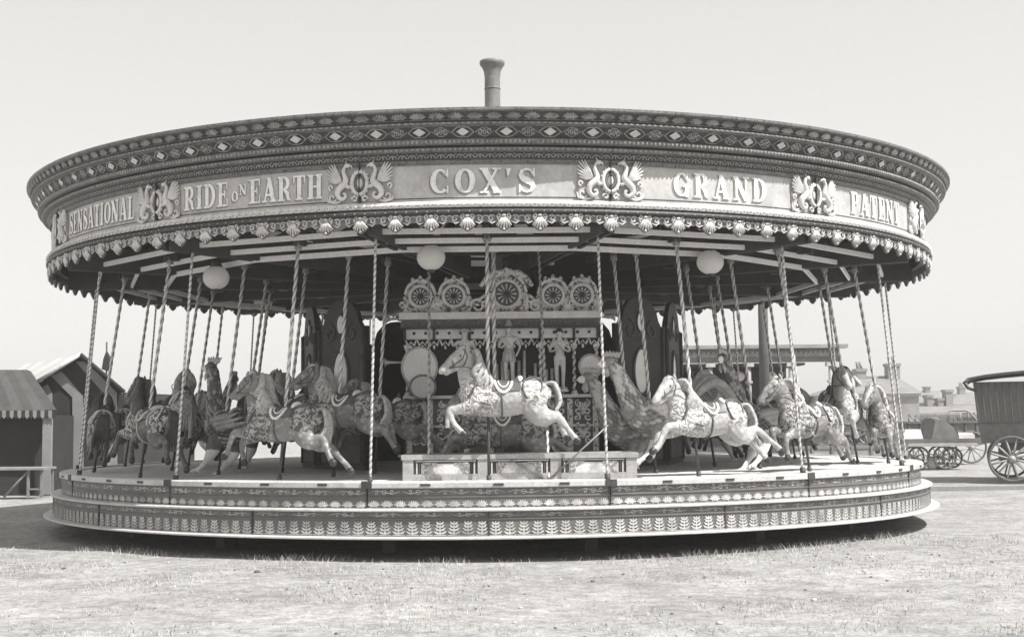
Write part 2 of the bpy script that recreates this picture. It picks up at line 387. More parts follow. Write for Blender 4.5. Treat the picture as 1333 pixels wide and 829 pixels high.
# cornice -------------------------------------------------------
prof = [(5.93, 3.86), (5.93, 4.25), (6.1, 4.352), (6.23, 4.366), (6.262, 4.36), (6.262, 4.335), (6.235, 4.322), (6.215, 4.29), (6.185, 4.25), (6.18, 4.236), (6.20, 4.228), (6.20, 4.212), (6.165, 4.203), (6.145, 4.196), (6.085, 4.098), (6.085, 4.09), (6.115, 4.078), (6.118, 4.058), (6.10, 4.036), (6.06, 4.028), (6.04, 4.018), (6.07, 4.006), (6.072, 3.99), (6.055, 3.975), (6.01, 3.97), (6.0, 3.96), (5.98, 3.902), (5.985, 3.898), (5.985, 3.882), (5.972, 3.874), (5.972, 3.86)]
mis = [3, 3, 3, 1, 1, 1, 0, 0, 0, 0, 1, 1, 1, 0, 0, 1, 1, 1, 1, 0, 0, 1, 1, 1, 0, 0, 0, 1, 1, 1, 3]
mb = MB(); mb.lathe(prof, -H, H, 16, 0, False, closed=True, mis=mis+[3])
xf = wrap(6.20, 4.245, .5); W_ = 2*H*6.2
for i in range(14): palmette(mb, -W_/2+W_*(i+.5)/14, .0, .085, W_/14*.9, xf, 4, .010)
for i in range(42): # bead under the top frieze
    mb.ball((-W_/2+W_*(i+.5)/42, 0, .0), .012, 6, 2, (1.7, .8, .7), xf=wrap(6.2, 4.220))
xf = wrap(6.115, 4.146, .61); W_ = 2*H*6.115
for i in range(6):
    u = -W_/2+W_*(i+.5)/6
    mb.strip([(u-.11, 0), (u-.055, .04), (u, .046)], .008, .008, 2, xf); mb.strip([(u+.11, 0), (u+.055, .04), (u, .046)], .008, .0086, 2, xf)
    mb.strip([(u-.11, 0), (u-.055, -.04), (u, -.046)], .008, .0092, 2, xf); mb.strip([(u+.11, 0), (u+.055, -.04), (u, -.046)], .008, .0098, 2, xf)
    v = u+W_/12
    scroll(mb, v, 0.002, .19, .075, xf, 2, .008, 1 if i % 2 else -1)
    for k in (-1, 1):
        mb.strip(arc(v, 0, .05, .04, 90*k-70, 90*k+70, 6), .007, .011+.0006*k, 2, xf)
for i in range(56):     # rope mouldings
    u = -H*6.12+2*H*6.12*(i+.5)/56
    mb.ball((u, 0, 0), .017, 6, 2, (.75, 1.2, .8), xf=wrap(6.112, 4.057))
for i in range(48):
    u = -H*6.07+2*H*6.07*(i+.5)/48
    mb.ball((u, 0, 0), .015, 6, 2, (1.0, .9, .7), xf=wrap(6.068, 3.991))
xf = wrap(5.992, 3.932, .32); W_ = 2*H*5.99
for i in range(26):
    u = -W_/2+W_*(i+.5)/26
    mb.strip(arc(u, -.016, W_/26*.42, .032, 0, 180, 7), .009, .006, 2, xf); mb.strip([(u, -.016), (u, .006)], .012, .007, 2, xf)
    mb.strip([(u-W_/52, .018), (u-W_/52+.0001, .026)], .02, .0075, 2, xf)
mb.box((H*5.99-.004, .0, .0), (.007, .07, .03), 5, xf=wrap(5.985, 3.935)); o = mb.build('cornice', [mat('cornice paint', .05, .5, .3, 6, coord='world', fine=.3), giltdk, mat('worn gilt relief', .30, .45, .3, 9, dark=.1, dscale=30, dthr=.38, dsoft=.08, coord='world'), woodd, mat('worn frieze relief', .22, .5, .35, 5, dark=.09, dscale=14, dthr=.45, dsoft=.1, coord='world'), darkp], car)
mm = MB()
xf = wrap(6.115, 4.146, .61)
mm.plate([(-.062, 0), (0, -.037), (.062, 0), (0, .037)], .006, .018, 0, xf)
md = mm.mesh('mirror', mirrorm)
for i in range(6): link('mirror', md, o, (0, 0, 0), (0, 0, H*2*((i+.5)/6-.5)))
ring(o)

# rounding boards ----------------------------------------------------
NAMES = {0: "COX'S", 1: 'GRAND', 2: 'PATENT', -1: 'RIDE ON EARTH', -2: 'SENSATIONAL'}
PR = 5.95; PZ0, PZ1 = 3.505, 3.885
def glyph(ch):
    """strokes of a fairground slab-serif capital, cap height 1: (width, [(points, widths)...])"""
    S = []; T, t, sf = .23, .085, .075
    def stem(x, y0=0, y1=1, w_=T): S.append(([(x, y0), (x, y1)], w_))
    def serif(x, y, w_=.40): S.append(([(x-w_/2, y), (x+w_/2, y)], sf))
    def bar(x0, x1, y, w_=t): S.append(([(x0, y), (x1, y)], w_))
    sb, stp = sf/2, 1-sf/2
    if ch == 'I': stem(.22); serif(.22, sb); serif(.22, stp); S.append(([(.08, .5), (.36, .5)], .09)); return .44, S
    if ch == "'": S.append(([(.10, .98), (.06, .68)], [.2, .05])); return .24, S
    if ch in 'COG':
        a0, a1 = (0, 360) if ch == 'O' else (48, 312)
        P = arc(.38, .5, .29, .44, a0, a1, 24); W2 = [t+(T-t)*abs(math.cos(R_(a0+(a1-a0)*i/24)))**1.3 for i in range(25)]; S.append((P, W2))
        if ch != 'O':
            S.append(([(.66, .66), (.66, .98)], .07)); S.append(([(.585, .80), (.66, .74)], .12))
            if ch == 'C': S.append(([(.66, .02), (.66, .32)], .07))
            else: stem(.62, .0, .40, .19); serif(.62, .43, .36)
        S.append(([(.0, .5), (.18, .5)], .07))
        return .76, S
    if ch == 'S':
        P = [(.60, .74), (.52, .90), (.34, .955), (.16, .88), (.11, .72), (.20, .58), (.36, .50), (.54, .40), (.60, .25), (.52, .11), (.34, .045), (.17, .1), (.09, .26)]
        S.append((P, [.08, .08, .09, .13, .2, .24, .26, .24, .2, .13, .09, .08, .08])); S.append(([(.63, .66), (.63, .99)], .07)); S.append(([(.06, .01), (.06, .34)], .07)); return .70, S
    if ch == 'E':
        stem(.22); serif(.22, sb, .44); serif(.22, stp, .44); bar(.2, .66, stp, sf); bar(.2, .68, sb, sf); bar(.3, .5, .5); S.append(([(.64, .99), (.64, .70)], [.09, .05])); S.append(([(.66, .01), (.66, .32)], [.09, .05])); S.append(([(.5, .64), (.5, .36)], .07)); return .72, S
    if ch == 'L': stem(.22); serif(.22, sb, .44); serif(.22, stp, .44); bar(.2, .64, sb, sf); S.append(([(.62, .01), (.62, .36)], [.09, .05])); return .67, S
    if ch == 'T': stem(.36); serif(.36, sb, .42); bar(.03, .69, stp, sf); S.append(([(.06, .99), (.06, .68)], [.09, .05])); S.append(([(.66, .99), (.66, .68)], [.09, .05])); return .72, S
    if ch == 'H': stem(.2); stem(.64); [serif(x, y, .38) for x in (.2, .64) for y in (sb, stp)]; bar(.2, .64, .5); return .84, S
    if ch == 'N': stem(.17, w_=.11); stem(.70, w_=.11); S.append(([(.14, .97), (.70, .03)], T)); serif(.14, stp, .30); serif(.17, sb, .32); serif(.70, stp, .32); return .86, S
    if ch == 'A': S.append(([(.14, .03), (.40, .97)], .10)); S.append(([(.40, .97), (.66, .03)], T)); bar(.22, .58, .30); serif(.14, sb, .30); serif(.66, sb, .36); S.append(([(.3, .985), (.48, .985)], .05)); return .82, S
    if ch == 'X': S.append(([(.14, .97), (.66, .03)], T)); S.append(([(.66, .97), (.14, .03)], .10)); [serif(x, y, .34) for x in (.15, .65) for y in (sb, stp)]; return .80, S
    if ch in 'DRP':
        stem(.2); serif(.2, sb, .40); serif(.2, stp, .40)
        if ch == 'D': P = arc(.3, .5, .36, .455, 90, -90, 16); k = 17; S.append(([(.2, .955)]+P+[(.2, .045)], [t]+[t+(T-t)*abs(math.cos(R_(90-180*i/16)))**1.2 for i in range(k)]+[t])); return .80, S
        P = arc(.34, .72, .25, .235, 90, -90, 12); S.append(([(.2, .955)]+P+[(.2, .485)], [t]+[t+(.2-t)*abs(math.cos(R_(90-180*i/12))) for i in range(13)]+[t]))
        if ch == 'P': return .68, S
        S.append(([(.36, .49), (.56, .30), (.62, .06), (.74, .04)], [.12, .2, .16, .07])); return .78, S
    return .4, S
def text(mb, s, uc, vc, hgt, xf, mi, gap=.10, wscale=1., w=.004, maxw=None, dx=0, dy=0):
    gl = [glyph(c) if c != ' ' else (.35, []) for c in s]; tot = sum(g[0] for g in gl)+gap*(len(gl)-1)
    sx = hgt*wscale
    if maxw and tot*sx > maxw: sx = maxw/tot
    u = uc-tot*sx/2+dx; q = 0
    for wd, S in gl:
        for P, ws in S:
            n = len(P); Q = []; 
            ex = [(u+p[0]*sx, vc-hgt/2+p[1]*hgt+dy) for p in P]
            if isinstance(ws, (int, float)): ws = [ws]*n
            # widths act sideways or upwards depending on the stroke's direction
            vs = []
            for i in range(n):
                a = P[max(i-1, 0)]; b_ = P[min(i+1, n-1)]; d = Vector((b_[0]-a[0], b_[1]-a[1])).normalized(); nn = Vector((-d.y, d.x))*ws[i]/2
                vs += [(ex[i][0]+nn.x*sx, ex[i][1]+nn.y*hgt, w+.0004*(q % 9)), (ex[i][0]-nn.x*sx, ex[i][1]-nn.y*hgt, w+.0004*(q % 9))]
            mb.add(vs, [(2*i, 2*i+1, 2*i+3, 2*i+2) for i in range(n-1)], mi, False, xf); q += 1
        u += (wd+gap)*sx
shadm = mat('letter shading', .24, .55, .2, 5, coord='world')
xfp = wrap(PR)
def lettering(k, parent):
    mb = MB()
    def both(s, uc, vc, h, **kw):
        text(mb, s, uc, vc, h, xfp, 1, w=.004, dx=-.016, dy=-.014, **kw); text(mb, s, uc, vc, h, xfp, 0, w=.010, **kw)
    c = (PZ0+PZ1)/2
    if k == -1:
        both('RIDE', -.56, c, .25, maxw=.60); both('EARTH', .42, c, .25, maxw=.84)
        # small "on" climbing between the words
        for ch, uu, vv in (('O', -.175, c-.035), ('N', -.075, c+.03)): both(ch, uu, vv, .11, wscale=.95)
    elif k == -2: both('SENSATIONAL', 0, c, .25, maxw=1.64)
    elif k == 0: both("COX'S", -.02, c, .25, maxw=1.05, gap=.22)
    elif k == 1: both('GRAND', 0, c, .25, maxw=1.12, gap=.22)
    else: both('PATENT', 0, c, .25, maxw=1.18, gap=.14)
    mb.build('lettering', [letterm, shadm], parent)
mb = MB(); mb.lathe([(5.88, PZ0-.02), (5.88, PZ1+.02), (PR, PZ1+.02), (PR, PZ0-.02)], -H, H, 16, 0, False, closed=True)
W_ = 2*H*PR
for (u0, v0, u1, v1) in ((-.95, PZ0+.022, .95, PZ0+.022), (-.95, PZ1-.018, .95, PZ1-.018), (-.95, PZ0+.022, -.95, PZ1-.018), (.95, PZ0+.022, .95, PZ1-.018)):
    n = 12; mb.strip([(u0+(u1-u0)*i/n, v0+(v1-v0)*i/n) for i in range(n+1)], .010, .003+.0005*(u0 == u1), 1, xfp)
panel_me = mb.mesh('name_board', [panelm, darkp])
for k in range(-7, 8):
    o = link('name_board', panel_me, car, (0, 0, 0), (0, 0, R_(A0+SEC*k)))
    if k in NAMES: lettering(k, o)
# leaf moulding and lip under the boards
mb = MB(); mb.lathe([(5.86, 3.365), (5.86, 3.49), (5.955, 3.50), (5.985, 3.492), (6.0, 3.46), (5.99, 3.43), (5.975, 3.415), (6.005, 3.405), (6.012, 3.385), (6.005, 3.368), (5.96, 3.36)], -H, H, 16, 0, False, closed=True, mis=[2, 2, 0, 0, 0, 1, 1, 1, 1, 1, 1])
W_ = 2*H*5.99
for i in range(30):
    u = -W_/2+W_*(i+.5)/30
    mb.tube([(u-.022, 3.428, .0), (u-.005, 3.455, .008), (u+.022, 3.485, -.004)], [.008, .015, .006], 6, 0, xf=wrap(5.994))
    mb.ball((u+.03, 3.452, .004), .006, 5, 1, xf=wrap(5.994))
for k in range(24):
    mb.ball((-W_/2+W_*(k+.5)/24, 3.386, 0), .007, 5, 3, xf=wrap(6.010))
ring(mb.build('leaf_moulding', [crestm, darkp, woodd, gilt], car))
# pelmet with droppers
mb = MB(); W_ = 2*H*5.955; n = 7; out = []
for i in range(n):
    u0 = -W_/2+W_*i/n; u1 = u0+W_/n
    pts = [(u0, 3.25), (u0+.05, 3.255), (u0+.075, 3.29), (u0+.11, 3.275), ((u0+u1)/2, 3.285), (u1-.11, 3.275), (u1-.075, 3.29), (u1-.05, 3.255), (u1, 3.25)]
    mb.plate([(u0, 3.362)]+pts+[(u1, 3.362)], -.012, .006, 0, wrap(5.955))
    c = (u0+u1)/2
    for s_ in (-1, 1):
        mb.tube([(p[0], p[1], .014) for p in spiral(c+s_*.058, 3.318, .036, .006, 90-s_*60, 90+s_*380, 14)], .0095, 6, 1, xf=wrap(5.955)); mb.tube([(c+s_*.10, 3.345, .012), (c+s_*.125, 3.31, .016), (c+s_*.135, 3.27, .012)], [.006, .013, .006], 6, 1, xf=wrap(5.955)); mb.tube([(c+s_*.02, 3.30, .012), (c+s_*.06, 3.268, .014), (c+s_*.11, 3.29, .012)], [.005, .010, .005], 6, 1, xf=wrap(5.955))
    mb.tube([(c-.03, 3.335, .012), (c, 3.350, .014), (c+.03, 3.335, .012)], .007, 5, 1, xf=wrap(5.955))
pel = mb.build('pelmet', [mat('pelmet paint', .16, .5, .3, 7, coord='world'), gilt], car)
md = MB()
ol = [(-.05, .075), (-.062, .05), (-.045, .03), (-.055, .0), (-.06, -.03), (-.042, -.055), (-.02, -.075), (0, -.085), (.02, -.075), (.042, -.055), (.06, -.03), (.055, 0), (.045, .03), (.062, .05), (.05, .075)]
xd = wrap(5.965, 3.285)
ol = [(x*1.28, y*1.12) for x, y in ol]; md.plate(ol, -.012, .010, 1, xd)
for k in range(-3, 4):
    a = k*.42; md.tube([(math.sin(a)*.014, .05, .014), (math.sin(a)*.040, 0, .026), (math.sin(a)*.078, -.080+.042*abs(k)/3, .014)], [.006, .0125, .007], 6, 0, xf=xd)
for s_ in (-1, 1): md.tube([(p[0], p[1], .016) for p in spiral(s_*.055, .055, .026, .005, 90, 90+s_*400, 10)], .008, 5, 0, xf=xd)
md.ball((0, -.074, .014), .016, 7, 0, (1, .7, 1), xf=xd); md.ball((0, .062, .018), .02, 7, 0, (1.4, .7, 1), xf=xd)
dme = md.mesh('dropper', [mat('dropper gilt', .58, .42, .2, 9, dark=.2, dscale=30, dthr=.36, dsoft=.07, coord='world'), mat('dropper ground', .14, .5, .2, 9, coord='world')])
for i in range(7): link('dropper', dme, pel, (0, 0, 0), (0, 0, H*2*((i+.0)/7-.5)+H*2/14*0))
ring(pel)
# griffin crests over the seams
mb = MB(); xc = wrap(5.962, (PZ0+PZ1)/2+.005)
def pt3(P, w_=.02): return [(p[0], p[1], w_) for p in P]
mb.tube(pt3(arc(0, .0, .078, .112, 0, 360, 24), .028), .02, 7, 0, False, xf=xc)
mb.tube(pt3(arc(0, .0, .045, .07, 0, 360, 20), .024), .009, 6, 1, False, xf=xc)
mb.ball((0, 0, .012), .04, 10, 0, (.9, 1.5, .6), xf=xc)
for i in range(18):
    a = 2*PI*i/18; mb.ball((.098*math.cos(a), .132*math.sin(a), .02), .012, 6, 0, xf=xc)
med = mb.mesh('medallion', [crestm, midp])
mb = MB()
mb.tube(pt3([(p[0], p[1]) for p in smooth([(.145, .175, 0), (.165, .125, 0), (.150, .07, 0), (.140, .02, 0), (.175, -.02, 0), (.215, -.06, 0), (.225, -.115, 0), (.185, -.155, 0), (.145, -.135, 0), (.15, -.10, 0), (.175, -.105, 0)], 3)], .03), interp([.018, .024, .032, .042, .046, .044, .036, .028, .022, .016, .01], 3), 8, 0, xf=xc, flat=(1, .75))
mb.ball((.125, .178, .035), .03, 8, 0, (1.1, .85, .9), xf=xc); mb.tube([(.11, .18, .035), (.085, .172, .03), (.075, .150, .026)], [.016, .011, .003], 6, 0, xf=xc)
mb.tube([(.135, .2, .03), (.15, .222, .02)], [.01, .003], 5, 0, xf=xc)
for i, (x, y) in enumerate(((.265, .20), (.295, .20), (.32, .185), (.335, .15), (.34, .11), (.335, .07), (.318, .035))):
    mb.tube([(p[0], p[1], .028-.002*i) for p in smooth([(.185, .02, 0), (.215+.006*i, .085-.012*i, 0), (x, y, 0)], 3)], interp([.016, .031, .012], 3), 6, 0, xf=xc, flat=(1, .5))
mb.tube([(.15, -.01, .03), (.11, -.04, .03), (.09, -.03, .03), (.075, -.05, .024)], [.03, .02, .014, .006], 7, 0, xf=xc)
for P in (spiral(.285, -.135, .045, .01, 200, 560, 16), spiral(.05, -.16, .034, .008, 0, 360, 14), spiral(.30, -.03, .03, .008, -90, 250, 14)):
    mb.tube(pt3(P, .018), .011, 6, 0, xf=xc)
mb.tube(pt3([(.2, -.175), (.26, -.19), (.33, -.17), (.345, -.12)], .014), [.012, .016, .014, .005], 6, 0, xf=xc)
gr = mb.mesh('griffin', [crestm])
ml = MB(); ml.v = [(-x, y, z) for x, y, z in mb.v]; ml.f = [f[::-1] for f in mb.f]; ml.m = mb.m; ml.sm = mb.sm
gl_ = ml.mesh('griffin', [crestm])
mb = MB(); mb.plate([(-.33, -.185), (.33, -.185), (.335, .0), (.31, .19), (-.31, .19), (-.335, 0)], -.008, .004, 0, xc)
mb.box((0, 0, .024), (.005, .40, .056), 1, xf=xc); bk = mb.build('crest', [mat('crest ground', .36, .55, .25, 7, coord='world'), darkp], car)
for me in (med,): link('medallion', me, bk)
link('griffin', gr, bk); link('griffin', gl_, bk)
ring(bk, off=12)

# canopy and its frame
mb = MB(); nb = 60
for i in range(nb):
    a0, a1 = 2*PI*i/nb, 2*PI*(i+1)/nb
    mb.lathe([(5.98, 4.22), (4.6, 4.52), (3.2, 4.82), (1.7, 5.14), (.26, 5.45)], a0, a1, 2, i % 2, False)
mb.build('canopy', [canvasm, mat('canvas stripe', .05, .85, .15, 3, coord='world', trans=.1)], car)
mb = MB()
for s_ in (-1, 1): mb.box((s_*.05, -3.7, 3.345), (.045, 4.3, .29), 0)
mb.box((0, -5.75, 3.50), (.14, .2, .3), 0); mb.tube([(0, -1.6, 3.44), (0, -.2, 4.7)], .03, 6, 0)
mb.tube([(0, -5.8, 3.55), (0, -5.86, 4.2)], .03, 6, 0); mb.tube([(0, -3.6, 3.48), (0, -3.6, 4.7)], .02, 6, 0)
mb.box((0, -3.7, 4.62), (.07, 4.6, .08), 0, xf=lambda p: Vector((p.x, p.y, p.z+(p.y+3.7)*.215)))
ring(mb.build('swift_beam', [mat('swift timber', .055, .6, .3, 4, coord='world')], car), off=12)
slatm = mat('white slats', .88, .6, .06, 4, coord='world')
for r, z, h, t_, m_ in ((5.45, 3.285, .055, .03, slatm), (5.0, 3.245, .055, .03, slatm), (4.55, 3.21, .06, .03, slatm), (3.9, 3.42, .06, .05, woodd), (3.2, 3.42, .06, .05, woodd), (2.5, 3.42, .06, .05, woodd), (5.3, 4.29, .05, .06, woodd), (4.4, 4.48, .05, .06, woodd), (3.5, 4.68, .05, .06, woodd), (2.5, 4.89, .05, .06, woodd)):
    mb = MB(); mb.lathe([(r, z-h/2), (r, z+h/2), (r+t_, z+h/2), (r+t_, z-h/2)], R_(A0+12), R_(A0+12)+2*PI, 15, 0, False, closed=True); mb.build('purlin', m_, car)
mb = MB(); mb.tube([(0, -2.2, 3.36), (0, -5.3, 3.36)], .03, 8, 0)
for r in (5.0, 4.0, 3.05):
    mb.box((0, -r, 3.33), (.10, .12, .16), 0); mb.tube([(0, -r-.1, 3.36), (0, -r-.1, 3.24)], .02, 6, 0)
ring(mb.build('crank_shaft', ironm, car))
mb = MB()
def twist(mb, p0, p1, r, pitch=.13, lobes=2, mi=0, md=1, step=.011, n=10, depth=.17):
    p0, p1 = Vector(p0), Vector(p1); d = p1-p0; Ln = d.length; d.normalize(); u = d.orthogonal().normalized(); w_ = d.cross(u)
    m = max(3, int(Ln/step)); o = len(mb.v)
    for i in range(m+1):
        z = Ln*i/m
        for k in range(n):
            a = 2*PI*k/n; rr = r*(1-depth+depth*math.cos(lobes*a-2*PI*z/pitch*1))
            mb.v.append(tuple(p0+d*z+u*rr*math.cos(a)+w_*rr*math.sin(a)))
    for i in range(m):
        z = Ln*(i+.5)/m
        for k in range(n):
            k2 = (k+1) % n; a = 2*PI*(k+.5)/n
            mb.f.append([o+i*n+k, o+i*n+k2, o+(i+1)*n+k2, o+(i+1)*n+k]); mb.m.append(md if math.cos(lobes*a-2*PI*z/pitch) < -.55 else mi); mb.sm.append(True)
twist(mb, (0, -5.70, .74), (0, -5.48, 3.36), .0155, .065, 1, md=1, step=.012, n=8, depth=.10)
mb.tube([(0, -5.71, .70), (0, -5.70, .80)], .03, 8, 2)
ring(mb.build('tie_rod', [brassm, brassd, ironm], car), off=12)

mb = MB(); twist(mb, (.02, -3.42, .738), (.03, -3.2, 3.36), .024, .13, 2); mb.build('inclined_rod', [brassm, brassd], car)
for xb, xt in ((-.66, -.73), (.57, .56)):
    mb = MB(); twist(mb, (xb, -5.22, .738), (xt, -3.35, 3.36), .019, .10, 1, step=.02, n=8, depth=.2); mb.build('inclined_rod', [brassm, brassd], car)
# centre enclosure: dark carved shutters with mirrors
cen = thing('centre_enclosure', 'dark carved shutters with arched tops and oval mirrors hiding the centre of the ride', 'shutters', (0, 0, .735))
mb = MB()
Rs = 2.58; hw = Rs*math.tan(H)*.98
ol = [(-hw, 0), (hw, 0), (hw, 1.82), (hw*.86, 1.80), (hw*.74, 1.88), (hw*.66, 2.0), (hw*.45, 2.12), (hw*.2, 2.17), (0, 2.18), (-hw*.2, 2.17), (-hw*.45, 2.12), (-hw*.66, 2.0), (-hw*.74, 1.88), (-hw*.86, 1.80), (-hw, 1.82)]
fl = lambda p: Vector((p.x, -Rs-p.z, p.y))
mb.plate(ol, -.03, .03, 0, fl)
for s_ in (-1, 1):
    mb.tube([(s_*hw*.9, .05, .035), (s_*hw*.9, 1.8, .035)], .03, 6, 1, xf=fl)
    mb.tube(pt3(spiral(s_*hw*.45, 1.75, .13, .02, 90, 90+s_*400, 18), .035), .015, 5, 1, xf=fl)
    mb.tube(pt3(spiral(s_*hw*.45, .75, .13, .02, 90, 90+s_*400, 18), .035), .015, 5, 1, xf=fl)
for z0 in (1.22,):
    mb.tube(pt3(arc(0, z0, .17, .30, 0, 360, 24), .035), .022, 6, 1, False, xf=fl)
mb.tube(pt3(arc(0, 1.86, .09, .13, 0, 360, 16), .035), .015, 6, 1, False, xf=fl)
mb.box((0, .30, .032), (hw*1.6, .42, .02), 1, xf=fl)
sh = mb.build('shutter', [mat('shutter paint', .05, .5, .35, 5, coord='world', fine=.3), mat('shutter carving', .12, .5, .35, 9, coord='world')], cen)
mm = MB(); mm.plate(arc(0, 1.22, .15, .28, 0, 345, 23), .03, .038, 0, fl); mm.plate(arc(0, 1.86, .075, .115, 0, 337.5, 15), .03, .038, 0, fl)
mm.build('mirror', mirrorm, sh)
sh.rotation_euler.z = R_(A0-48)
for k in (-6, -5, -4, -3, 2, 3, 4, 5, 6, 7): copy(sh, cen, R_(A0+24*k))

# chimney of the centre engine
ch = thing('chimney', 'dark iron engine chimney with flared cap rising above the canopy', 'chimney', (.04, 0, .74))
mb = MB(); mb.lathe([(.01, 0), (.42, 0), (.42, 1.3), (.30, 1.7), (.15, 2.0), (.118, 2.6), (.112, 5.55)], 0, 2*PI, 28, 0, True)
mb.lathe([(.113, 4.70), (.127, 4.71), (.127, 4.75), (.113, 4.76)], 0, 2*PI, 28, 0, True)
mb.lathe([(.113, 5.36), (.118, 5.365), (.118, 5.385), (.113, 5.39)], 0, 2*PI, 28, 0, True)
stk = mat('stack iron', .20, .5, .25, 5, coord='world', fine=.2)
mb.build('flue', stk, ch)
mb = MB(); mb.lathe([(.112, 5.54), (.122, 5.62), (.145, 5.68), (.178, 5.725), (.182, 5.74), (.182, 5.775), (.170, 5.785), (.150, 5.77), (.105, 5.66), (.10, 5.55)], 0, 2*PI, 28, 0, True)
mb.build('cap', stk, ch)

# hanging opal lamps
LAMPS = [(-8, 3.10, 'opal globe lamp hanging over the galloping horse under the COX\'S board'), (32, 3.10, 'opal globe lamp hanging below the right end of the GRAND board'), (-43.5, 3.04, 'opal globe lamp hanging below the left end of the RIDE ON EARTH board'),
         (-127, 3.32, 'shaded globe lamp at the far side, seen below the EARTH lettering'), (149, 3.32, 'shaded globe lamp at the far side just right of the organ'), (112, 3.36, 'shaded globe lamp at the far right side beside a thick mast')]
for i, (a, z, lb) in enumerate(LAMPS):
    a = R_(a); r = 4.68
    t = thing('hanging_lamp', lb, 'lamp', (r*math.sin(a), -r*math.cos(a), z), group='globe lamps under the canopy')
    mb = MB(); mb.ball((0, 0, 0), .15, 24, 0, (1.03, 1.03, .93)); mb.build('globe', globem, t)
    mb = MB(); mb.lathe([(.01, .21), (.05, .20), (.06, .16), (.062, .125), (.01, .12)], 0, 2*PI, 14, 0); mb.tube([(0, 0, .2), (0, 0, 3.42-z+.04)], .009, 6, 0)
    for k in range(4): mb.tube([(.05*math.cos(k*PI/2), .05*math.sin(k*PI/2), .17), (.075*math.cos(k*PI/2), .075*math.sin(k*PI/2), .12)], .006, 5, 0)
    mb.box((0, 0, 3.44-z+.02), (.16, .16, .04), 0)
    mb.build('gallery', ironm, t)
    mb = MB(); mb.lathe([(.01, -.165), (.04, -.16), (.05, -.138), (.01, -.13)], 0, 2*PI, 14, 0); mb.build('base_cap', ironm, t)

# ------------------------------------------------------------------ mounts
def fuse(name, mb, mats, voxel=.014, paint=None, iters=5):
    me = mb.mesh(name, mats); o = bpy.data.objects.new(name, me); col.objects.link(o)
    r = o.modifiers.new('r', 'REMESH'); r.mode = 'VOXEL'; r.voxel_size = voxel; r.use_smooth_shade = True
    s_ = o.modifiers.new('s', 'SMOOTH'); s_.factor = .5; s_.iterations = iters
    dg = bpy.context.evaluated_depsgraph_get(); dg.update()
    out = bpy.data.meshes.new_from_object(o.evaluated_get(dg)); out.name = name
    bpy.data.objects.remove(o); bpy.data.meshes.remove(me)
    out.materials.clear()
    for m in mats: out.materials.append(m)
    for p in out.polygons:
        p.use_smooth = True; p.material_index = paint(p.center) if paint else 0
    return out
TORSO = [(0.480, .06, .06, .09), (0.424, .04, .125, .165), (0.320, .01, .165, .205), (0.176, -.01, .175, .215), (0.000, -.02, .172, .205), (-0.176, -.005, .168, .19), (-0.320, .03, .178, .20), (-0.416, .04, .15, .175), (-0.480, .045, .085, .11)]
def torso(x):
    T = sorted(TORSO)
    for a, b in zip(T, T[1:]):
        if a[0] <= x <= b[0]:
            t = (x-a[0])/(b[0]-a[0]); return tuple(a[i]+(b[i]-a[i])*t for i in (1, 2, 3))
    return T[0][1:] if x < T[0][0] else T[-1][1:]
def on(x, t, k=1.04):
    x *= .8; zc, ry, rz = torso(x); return Vector((x, ry*math.cos(t)*k, zc+rz*math.sin(t)*k))
